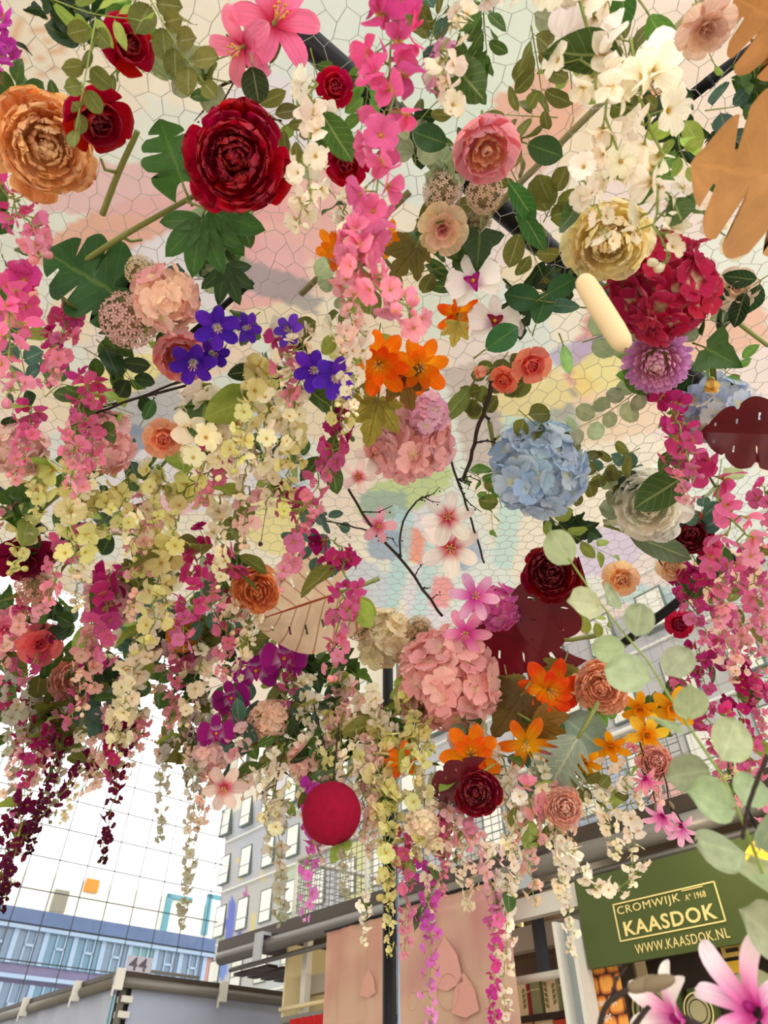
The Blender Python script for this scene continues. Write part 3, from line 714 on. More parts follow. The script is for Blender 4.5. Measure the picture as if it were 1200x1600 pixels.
for k, z in ((0, 2.75), (1, 2.45), (2, 2.2)): b = MB(); b.hbox(2.6, 5.4, 6.0+.5*k, 6.1+.5*k, z, z+.16); hpart(MS, 'crossbeam', b, brown)
for a in (4.4, 3.7): b = MB(); b.hbox(a, a+.08, 6.1, 7.2, 2.3, 2.42); hpart(MS, 'crossbeam', b, brown)
b = MB(); b.hbox(.6, 8.0, 7.7, 7.8, 0, 3.28); hpart(MS, 'back_panel', b, plain('beige_panel', '#a8977c', .7))
a, z = ab(848, 1392, 4.9); a2, z2 = ab(858, 1525, 4.9); b = MB(); b.hbox(a2, a2+.07, 4.86, 4.93, z2, z+.1); hpart(MS, 'post', b, plain('dark_grey_post', '#3c4248', .5))
(a, z), (a2, z2) = ab(795, 1535, 4.75), ab(905, 1503, 4.75); b = MB(); b.tube([H(a, 4.75, z), H(a2, 4.75, z)], .028, 8); hpart(MS, 'crossbar', b, white, True)
b = MB(); b.hbox(3.22, 3.25, 4.52, 4.66, 0, 2.76); b.hbox(3.36, 3.39, 4.52, 4.66, 0, 2.76); hpart(MS, 'channel_flange', b, white)
b = MB(); b.hbox(3.25, 3.36, 4.6, 4.62, 0, 2.76); hpart(MS, 'channel_web', b, plain('channel_blue_grey', '#a9b4b8', .4, .3))
# open cream cabinet beside the pink banners
CB = thing('wall_cabinet', H(6.6, 5.0, 2.2), 'open cream cabinet hanging under the stall roof left of the pink banners', 'cabinet')
(aL, zT), (aL2, zB) = ab(447, 1492, 4.9), ab(447, 1588, 4.9); aR = ab(525, 1560, 4.9)[0]; zB2 = zB+.0
b = MB(); b.hbox(aL-.03, aL, 4.9, 5.9, zB, zT+.1); hpart(CB, 'side_panel', b, cream_in)
b = MB(); b.hbox(aR, aL, 5.85, 5.9, zB, zT+.1); hpart(CB, 'back_panel', b, cream_in)
b = MB(); b.hbox(aR, aL, 4.9, 5.9, zB-.05, zB); hpart(CB, 'bottom_panel', b, grey)
b = MB(); b.tube([H(aR, 4.88, zB+.06), H(aL, 4.88, zB+.06)], .022, 8); hpart(CB, 'front_rail', b, cream_in, True)
a, z = ab(478, 1490, 4.95); b = MB(); b.hbox(a-.05, a+.03, 4.93, 5.0, zB, zT+.2); hpart(CB, 'post', b, white)
b = MB(); nf = 24; (a0, z0), (a1, z1) = ab(455, 1592, 4.75), ab(520, 1592, 4.75); zt = ab(470, 1590, 4.75)[1]
b.grid(lambda u, v: H(a0+(a1-a0)*(u+1)/2, 4.75+.015*math.sin(20*u), zt - .5*v), nf, 2)
tag(newobj('red_cloth', b.mesh('red_cloth', plain('red_fabric', '#c81c22', .8, transl=.2))), 'bright red cloth hanging below the cream cabinet', 'cloth')

for nm, q, pw in (('cabinet_fill_light', H(6.2, 5.3, zB+.7), 4), ('stall_lamp', H(4.2, 6.2, 3.1), 16), ('shop_lamp', H(2.0, 4.3, 3.0), 1.5)):  # the cabinet one is an added light that brightens its inside
    l = bpy.data.lights.new(nm, 'POINT'); l.energy = pw; l.color = (1, .86, .6); l.shadow_soft_size = .06; o = bpy.data.objects.new(nm, l); COL.objects.link(o); o.location = q

# pink cloth banners
def banner(px0, py0, px1, py1, p, colr, label, shapes):
    (a0, z0), (a1, z1) = ab(px0, py0, p), ab(px1, py1, p); zt = (z0+z1)/2
    R = thing('cloth_banner', H((a0+a1)/2, p, .25), label, 'banner')
    b = MB(); b.grid(lambda u, v: H(a0+(a1-a0)*(u+1)/2, p+.012*math.sin(7*u+2*v)+.006*math.sin(19*u), zt-(zt-.25)*v), 20, 8)
    t = NT('banner_'+colr[1:]); x, y = t.uv(); ns = t.noise(t.n('ShaderNodeTexCoord').outputs['Object'], 1.6, 2)
    col = t.mix(t.ramp(ns, .4, .62), lin(colr), lin('#dcb9a2')); hpart(R, 'cloth', b, t.thin(col, .35, .8, .1), True)
    b = MB(); b.tube([H(a0+.03, p-.01, zt+.01), H(a1-.03, p-.01, zt+.01)], .012, 6); hpart(R, 'rod', b, M['black'], True)
    for kind, x, y, r, c in shapes:
        a, z = ab(x, y, p-.02); b = MB(); q = r/ (F/ (p/ray(x, y).dot(PX)))
        if kind == 'ring': b.disc(H(a, p-.021, z), q, HM, 28, 0, q*.95)
        else:
            c0 = H(a, p-.021, z); k = len(b.v); n = 6
            for i in range(n): th = 2*PI*i/n+.5; rr = q*(1 if i % 2 else .72); b.v.append(tuple(c0 + HM @ Vector((rr*math.cos(th), rr*math.sin(th), 0))))
            b.quadf(list(range(k, k+n)))
        hpart(R, 'printed_shape', b, plain('banner_print_'+c[1:], c, .8))
    return R
banner(512, 1457, 598, 1432, 4.45, '#d3a090', 'narrow pink cloth banner left of the black pole', [('star', 575, 1540, 22, '#c99686')])
banner(622, 1420, 788, 1374, 4.45, '#d49c96', 'wide pink cloth banner right of the black pole', [('star', 696, 1512, 42, '#cb958a'), ('star', 726, 1560, 34, '#c99286'), ('ring', 700, 1550, 24, '#b98878'), ('ring', 645, 1565, 12, '#b98878')])

# wire railing on the stall roof
WR = thing('wire_railing', H(7.8, 5.4, 3.3), 'galvanised wire mesh railing on the stall roof behind the hanging flowers', 'railing')
b = MB(); b.tube([H(7.9, 5.4, 4.3), H(2.5, 5.4, 4.3)], .03, 6); b.tube([H(7.9, 5.4, 4.3), H(7.75, 7.6, 4.3)], .03, 6); hpart(WR, 'top_rail', b, white, True)
for a, p in ((7.9, 5.4), (7.83, 6.5), (6.5, 5.4), (5.0, 5.4)): b = MB(); b.tube([H(a, p, 3.3), H(a, p, 4.3)], .03, 6); hpart(WR, 'post', b, white, True)
b = MB()
for i in range(55): b.tube([H(7.9-.1*i, 5.4, 3.3), H(7.9-.1*i, 5.4, 4.3)], .005, 3, cap=False)
for i in range(22): b.tube([H(7.89-.006*i, 5.4+.1*i, 3.3), H(7.89-.006*i, 5.4+.1*i, 4.3)], .005, 3, cap=False)
for i in range(14): b.tube([H(7.9, 5.4, 3.35+.07*i), H(2.5, 5.4, 3.35+.07*i)], .005, 3, cap=False); b.tube([H(7.9, 5.4, 3.35+.07*i), H(7.75, 7.6, 3.35+.07*i)], .005, 3, cap=False)
o = hpart(WR, 'mesh_wires', b, grey); o['kind'] = 'stuff'
SN = MB()
for i in range(34): SN.tube([H(-1+.42*i*.8, 15.2, 3), H(-1+.42*i*.8, 15.2, 13)], .005, 3, cap=False)
for i in range(24): SN.tube([H(-1, 15.2, 3.4+.4*i), H(10.2, 15.2, 3.4+.4*i)], .006, 3, cap=False)
tag(newobj('safety_net', SN.mesh('safety_net', grey)), 'thin wire safety net before the long wall above the stall roof', 'net')

# green sign with its lettering
def text_mesh(body, w_, h_, bold=0.0, ex=.002):
    c = bpy.data.curves.new('lettering', 'FONT'); c.body = body; c.extrude = .02; c.offset = bold; c.resolution_u = 3; c.space_character = 1.12
    o = bpy.data.objects.new('lettering', c); COL.objects.link(o); bpy.context.view_layer.update()
    me = bpy.data.meshes.new_from_object(o); bpy.data.objects.remove(o); bpy.data.curves.remove(c)
    v = np.array([x.co for x in me.vertices]); lo, hi = v.min(0), v.max(0)
    v = (v - lo)/(hi-lo)*np.array([w_, h_, ex]); me.vertices.foreach_set('co', v.astype(np.float32).ravel()); me.update(); return me
def letter(root, body, a, p, z, w_, h_, mat, bold=0.0, name='lettering'):
    me = text_mesh(body, w_, h_, bold); me.materials.clear(); me.materials.append(mat); me.name = name
    return newobj(name, me, root, Matrix.Translation(H(a, p, z) - root.matrix_basis.translation) @ HM.to_4x4())
SG = thing('shop_sign', H(2.45, 4.6, 2.47), 'olive green cheese shop sign with cream lettering in a frame', 'sign')
sgm = plain('olive_fabric', '#4b5828', .75, nscale=120, namt=.12); cr = plain('cream_print', '#f2dd92', .7)
b = MB(); b.hbox(1.62, 3.2, 4.6, 4.63, 2.465, 3.0); hpart(SG, 'board', b, sgm)
b = MB()
for x in ((2.17, 2.92, 2.795, 2.803), (2.17, 2.92, 2.582, 2.59), (2.17, 2.178, 2.582, 2.803), (2.912, 2.92, 2.582, 2.803), (2.255, 2.40, 2.785, 2.79)): b.hbox(x[0], x[1], 4.594, 4.6, x[2], x[3])
hpart(SG, 'border', b, cr)
for body, a0, a1, z0, z1, bold in (('CROMWIJK', 2.895, 2.425, 2.722, 2.782, 0.0), ('A\u00ba 1968', 2.39, 2.25, 2.73, 2.765, 0.0), ('KAASDOK', 2.87, 2.215, 2.606, 2.69, .022), ('WWW.KAASDOK.NL', 2.82, 2.175, 2.5, 2.553, 0.0)):
    letter(SG, body, a0, 4.599, z0, a0-a1, z1-z0, cr, bold)
# poster of stacked cheeses
PO = thing('poster_panel', H(3.12, 4.69, 0), 'tall poster of stacked orange cheeses beside the metal post', 'poster')
t = NT('cheese_print'); u_, v_ = t.uv(); vv = t.math('MULTIPLY', v_, 15.0); row = t.math('FLOOR', vv)
def tri(x): return t.math('ABSOLUTE', t.math('SUBTRACT', t.math('MULTIPLY', t.math('FRACT', x), 2.0), 1.0))
fx = tri(t.math('ADD', t.math('MULTIPLY', u_, 2.0), t.math('MULTIPLY', row, .37))); fy = tri(vv)
rr_ = t.math('ADD', t.math('POWER', fx, 5.0), t.math('POWER', fy, 3.0)); pb = t.n('ShaderNodeBsdfPrincipled')
c_ = t.mix(t.ramp(rr_, .05, .75), lin('#f2a648'), lin('#b4581a')); c_ = t.mix(t.ramp(rr_, .75, 1.05), c_, lin('#3a1a0a'))
ns = t.noise(t.n('ShaderNodeTexCoord').outputs['UV'], 24.0); v = t.math('ADD', t.math('MULTIPLY', ns, .8), .6)
t.l(t.mix(1.0, c_, t.comb(v, v, v), 'MULTIPLY'), pb.inputs['Base Color']); pb.inputs['Roughness'].default_value = .6; CH = t.done(pb.outputs[0])
b = MB(); b.grid(lambda u, v: H(3.265-.12*(u+1), 4.68, 1.0+1.66*v), 1, 1); hpart(PO, 'print', b, CH)
b = MB(); b.hbox(3.02, 3.27, 4.685, 4.71, .3, 2.67); hpart(PO, 'board', b, darkb)
b = MB(); b.hbox(3.02, 3.27, 4.67, 4.71, 2.67, 2.77); hpart(PO, 'header_band', b, plain('charcoal_band', '#3a3e44', .6))
wp = plain('white_print', '#f6f0e6', .6)
for body, x0, y0, x1, y1 in (('Natuurlijk', 925, 1578, 963, 1564), ('gerijpt', 929, 1600, 955, 1588)):
    (a0, z0), (a1, z1) = ab(x0, y0, 4.676), ab(x1, y1, 4.676); letter(PO, body, a0, 4.679, z0, a0-a1, .052, wp, .01)
# dark shop front below the sign, with a round emblem and small yellow cards
SF = thing('shop_display', H(2.2, 4.95, 0), 'dark brown shop wall below the green sign with green panels', 'display')
b = MB(); b.hbox(.8, 2.98, 4.95, 5.0, 0, 2.9); hpart(SF, 'panel', b, darkb)
for i, (x, y, x1) in enumerate(((985, 1550, 1062), (1072, 1545, 1112))):
    (a0, z0), (a1, z1) = ab(x, y, 4.9), ab(x1, y, 4.9); b = MB(); b.hbox(a1, a0, 4.9, 4.94, 1.2, z0); f = hpart(SF, 'green_panel', b, sgm)
    c = ab(1022 if i == 0 else 1092, 1580, 4.9); rr = .16 if i == 0 else .1
    for r0, r1, cc in ((rr, rr*.9, cr), (rr*.78, 0, plain('emblem_sage', '#b8b083', .7)), (rr*.62, rr*.56, darkb)):
        b = MB(); b.disc(H(c[0], 4.895-.002*(r1 == 0)-.004*(cc is darkb), c[1]), r0, HM, 32, 0, r1); o = hpart(SF, 'emblem', b, cc)
for k, (x, y, x1, y1, lab) in enumerate(((1130, 1497, 1160, 1478, 'small yellow card under the green sign nearer its left end'), (1165, 1486, 1200, 1470, 'pale yellow card under the right end of the green sign'), (1143, 1540, 1180, 1512, 'yellow price card with printed lines behind the pink magnolia'))):
    (a0, z0), (a1, z1) = ab(x, y, 4.8), ab(x1, y1, 4.8); R = thing('price_card', H(a0, 4.8, z0), lab, 'card')
    b = MB(); b.hbox(a1, a0, 4.8, 4.82, z0, z1+.05); hpart(R, 'card', b, plain('card_yellow_%d' % k, ['#d8b25c', '#ecd58c', '#e6b82c'][k], .6))
    b = MB(); b.hbox(a1+.03, a0-.03, 4.795, 4.8, (z0+z1)/2, (z0+z1)/2+.02); hpart(R, 'printed_line', b, darkb)
# boxes on the shelf
SH = thing('shelf', H(3.9, 5.1, 2.2), 'dark wooden shelf of gift boxes left of the metal post', 'shelf')
zs_ = ab(850, 1583, 5.0)[1]
b = MB(); b.hbox(3.3, 4.5, 5.0, 5.3, zs_-.04, zs_); hpart(SH, 'board', b, darkb); b = MB(); b.hbox(3.3, 4.5, 5.3, 5.33, zs_-.5, zs_+.42); hpart(SH, 'back_panel', b, plain('shelf_back', '#6a5a48', .7))
b = MB(); b.hbox(3.3, 4.5, 5.0, 5.3, zs_-.5, zs_-.46); hpart(SH, 'board', b, darkb)
def gift_box(x0, x1, ytop, base, colr, label, art):
    a0, zt = ab(x0, ytop, 5.03); a1 = ab(x1, ytop, 5.03)[0]; R = thing('gift_box', H((a0+a1)/2, 5.05, base), label, 'box')
    zt = max(zt, base+.1); b = MB(); b.hbox(a1, a0, 5.02, 5.2, base, zt); hpart(R, 'carton', b, plain('carton_'+colr[1:], colr, .6, nscale=20, namt=.08))
    if art == 'plant':
        b = MB(); c = (a0+a1)/2; hh = zt-base
        for k in range(9):
            z = base+hh*(.12+.08*k); s = -1 if k % 2 else 1; q = H(c+s*.02, 5.017, z); k0 = len(b.v)
            b.v += [tuple(q), tuple(q+PX*0+AX*s*.03+Vector((0, 0, .01))), tuple(q+AX*s*.035+Vector((0, 0, .035))), tuple(q+AX*s*.005+Vector((0, 0, .03)))]; b.quadf((k0, k0+1, k0+2, k0+3))
        hpart(R, 'leaf_print', b, plain('print_olive', '#8a8450', .7))
    else:
        b = MB(); b.hbox(a1, a0, 5.012, 5.02, base+(zt-base)*.72, base+(zt-base)*.76); hpart(R, 'lid_line', b, plain('lid_line_'+colr[1:], '#d8c890', .6))
for x0, x1, yt, c, l, art in ((803, 822, 1540, '#ecdcb0', 'cream gift box with a pear like print, left end of the shelf', 'plant'), (823, 827, 1538, '#9c1424', 'thin dark red box between cream and sage gift boxes', 'n'), (828, 843, 1535, '#8f9468', 'sage green gift box with a pale lid line', 'n'), (848, 868, 1531, '#efdfb4', 'cream gift box with leaf print between two green boxes', 'plant'), (873, 893, 1527, '#6f8038', 'bright olive green gift box beside the metal post', 'n')): gift_box(x0, x1, yt, zs_+.001, c, l, art)
for x0, x1, c, l in ((798, 832, '#c9a878', 'tan carton on the lower shelf, left end'), (836, 864, '#d8c8a0', 'pale picture box on the lower shelf, middle'), (866, 898, '#c84a2c', 'orange red box on the lower shelf beside the metal post')): gift_box(x0, x1, 1594, zs_-.459, c, l, 'n')
def pendant(px, py, p, r, colr, label, lit=0, tilt=.5):
    a, z = ab(px, py, p); o = H(a, p, z); R = thing('pendant_lamp', o, label, 'lamp')
    q = Matrix.Rotation(tilt, 3, 'X') @ Matrix.Rotation(.3, 3, 'Y')
    b = MB(); b.grid(lambda u, v: o + q @ Vector(((.2+.8*v**.7)*r*math.cos(PI*u), (.2+.8*v**.7)*r*math.sin(PI*u), r*(.9-1.5*v))), 18, 6)
    hpart(R, 'shade', b, plain('lampshade_'+colr[1:], colr, .5, transl=.3), True)
    b = MB(); b.ball(o - Vector((0, 0, r*.2)), r*.35, 10, 7); hpart(R, 'bulb', b, glow('bulb_'+colr[1:], '#ffd890', lit) if lit else white, True)
    b = MB(); b.tube([o + q @ Vector((0, 0, r*.9)), H(a, p, 3.25)], .008, 5); hpart(R, 'cord', b, M['black'])
pendant(806, 1432, 5.4, .085, '#ece0a8', 'cream cone lamp under the stall roof left of the dark post')
pendant(893, 1408, 5.2, .12, '#7e8280', 'grey metal lamp under the stall roof near the green sign', tilt=-.5)
pendant(1188, 1338, 4.3, .1, '#f0cc3c', 'lit yellow lamp above the right end of the green sign', 12, .3)

# the tent on the left with its number plate
TN = thing('market_tent', H(8.87, 3.8, 0), 'grey blue tarpaulin stall with number plate and white clamps on its rail', 'stall')
tarp = plain('grey_tarpaulin', '#aab2c6', .55, nscale=1.5, namt=.12)
b = MB(); b.tube([H(8.87, 3.72, 2.95), H(8.87, 6.8, 2.95)], .055, 10); hpart(TN, 'front_rail', b, grey, True)
b = MB(); b.tube([H(8.87, 3.78, 2.95), H(15, 3.78, 2.95)], .055, 10); hpart(TN, 'side_rail', b, grey, True)
b = MB(); b.hbox(8.85, 8.95, 3.75, 6.8, 3.0, 3.05); b.hbox(8.85, 15, 3.75, 3.85, 3.0, 3.05); hpart(TN, 'roof_edge', b, bronze)
b = MB(); b.grid(lambda u, v: H(8.93+.03*math.sin(5*u)*v, 3.98+1.4*(u+1), 2.93-1.9*v), 20, 6); hpart(TN, 'front_tarpaulin', b, tarp, True)
b = MB(); b.grid(lambda u, v: H(9.1+3*(u+1), 3.84+.05*math.sin(28*u)*(.3+v), 2.93-1.9*v), 60, 6); hpart(TN, 'side_tarpaulin', b, tarp, True)
b = MB(); b.tube([H(8.93, 3.88, 0), H(8.93, 3.88, 2.95)], .04, 8); hpart(TN, 'post', b, grey, True)
for k in range(4): b = MB(); b.hbox(8.88, 9.0, 3.86, 3.99, 2.35+.14*k, 2.41+.14*k); hpart(TN, 'lacing_strap', b, white)
b = MB(); b.hbox(9.02, 9.05, 3.86, 4.02, 1.0, 2.93); hpart(TN, 'dark_gap_panel', b, darkb)  # added dark panel, stands in for the shaded gap between the straps
for a, p in ((8.8, 3.75), (8.8, 5.08), (9.9, 3.72), (11.6, 3.72)): b = MB(); b.hbox(a-.03, a+.03, p-.045, p+.045, 2.86, 3.06); b.hbox(a-.02, a+.02, p-.055, p-.045, 2.8, 2.9); hpart(TN, 'clamp', b, white)
b = MB(); b.hbox(8.84, 8.86, 3.82, 4.12, 3.05, 3.2); hpart(TN, 'number_plate', b, plain('plate_lilac_grey', '#b9b4c2', .5))
b = MB(); b.hbox(8.84, 8.86, 4.12, 4.75, 3.06, 3.09); hpart(TN, 'plate_bar', b, grey)
me = text_mesh('44', .22, .13, .015); me.materials.clear(); me.materials.append(plain('plate_numerals', '#55545c', .5)); me.name = 'numerals'
newobj('numerals', me, TN, Matrix.Translation(H(8.838, 3.84, 3.06) - H(8.87, 3.8, 0)) @ Matrix(((PX.x, 0, -AX.x), (PX.y, 0, -AX.y), (0, 1, 0))).to_4x4())

# ------------------------------------------------------------------ canopy frame: wire netting, pipe, poles
b = MB(); wr = .0008; cell = .047
def hexnet():
    dx, dy = cell, cell*.866; pts = {}; edges = set(); R6 = cell/math.sqrt(3)
    def key(x, y): return (round(x/(cell*.1)), round(y/(cell*.1)))
    for j in range(int(2.9/(R6*1.5))):
        y = -.45 + j*R6*1.5
        for i in range(int(4.6/cell)):
            x = -2.3 + (i + .5*(j % 2))*cell
            if abs(x) > 1.0 + .58*(y+.45): continue
            ks = []
            for k in range(6):
                a = PI/6 + PI/3*k; vx, vy = x+R6*math.cos(a), y+R6*math.sin(a); kk = key(vx, vy)
                for ddx in (-1, 0, 1):
                    for ddy in (-1, 0, 1):
                        if (kk[0]+ddx, kk[1]+ddy) in pts: kk = (kk[0]+ddx, kk[1]+ddy); break
                    else: continue
                    break
                if kk not in pts:
                    pts[kk] = Vector((vx+rnd.uniform(-1, 1)*.007, vy+rnd.uniform(-1, 1)*.007, 3.14 + .03*math.sin(3*vx+1)*math.cos(2.3*vy) + .012*math.sin(11*vx)*math.sin(9*vy)))
                ks.append(kk)
            for k in range(6): edges.add(tuple(sorted((ks[k], ks[(k+1) % 6]))))
    for e in sorted(edges): b.tube([pts[e[0]], pts[e[1]]], wr, 3, cap=False)
hexnet()
tag(newobj('wire_netting', b.mesh('wire_netting', M['wire'])), 'hexagonal wire netting overhead that holds the flowers', 'netting')
def rod(name, x0, y0, x1, y1, h0, h1, r, mat, label, cat, n=8):
    p0, p1 = at_h(x0, y0, h0), at_h(x1, y1, h1); R = thing(name, p0, label, cat)
    b = MB(); b.tube([p0, p0.lerp(p1, .33)+Vector((0, 0, .004)), p0.lerp(p1, .66), p1], r, n); hpart(R, 'pipe' if 'pipe' in name else 'rod', b, mat, True)
    b = MB()
    for f in (.2, .5, .8): c = p0.lerp(p1, f); d = (p1-p0).normalized()*r*.5; b.tube([c-d, c+d], r*1.12, n)
    hpart(R, 'ring', b, mat, True)
rod('frame_pipe', 440, 30, 1110, 610, 1.62, 1.62, .028, M['black'], 'thick black frame pipe crossing above the netting', 'pipe', 12)
rod('frame_bar', 1080, 150, 1230, 35, 1.62, 1.62, .012, M['black'], 'black bar above the netting near the tan leaf', 'bar')
rod('bamboo_pole', 700, 400, 1100, 0, 1.58, 1.58, .0075, M['bamboo'], 'olive bamboo pole running behind the white wisteria', 'pole')
rod('bamboo_pole', 470, 460, 640, 300, 1.57, 1.57, .008, M['bamboo'], 'olive bamboo pole behind the large pink wisteria', 'pole')
rod('support_rod', -10, 760, 70, 830, 1.58, 1.56, .014, M['black'], 'black rod at the left edge among cream wisteria', 'rod')
rod('thin_rod', 110, 650, 300, 600, 1.55, 1.55, .004, M['twig'], 'thin dark rod above the peach rose', 'rod')
rod('support_rod', 880, 1080, 1150, 870, 1.3, 1.45, .016, M['black'], 'dark rod wrapped in leaves right of the dark red leaf', 'rod')
rod('support_rod', 395, 440, 300, 520, 1.56, 1.5, .008, M['black'], 'short dark rod near the violet flowers', 'rod')
PL = thing('support_pole', Vector((.016, 2.5, 0)), 'black steel pole standing between the two pink banners', 'pole')
b = MB(); b.tube([(.016, 2.5, 0), (.016, 2.5, 3.16)], .021, 14); hpart(PL, 'pole', b, M['black'], True)
b = MB(); b.tube([(.016, 2.5, 0), (.016, 2.5, .02)], .12, 18); hpart(PL, 'base_plate', b, M['black'])
b = MB(); b.tube([(.044, 2.5, 0), (.044, 2.5, 2.9)], .005, 8); hpart(PL, 'side_tube', b, wht, True)
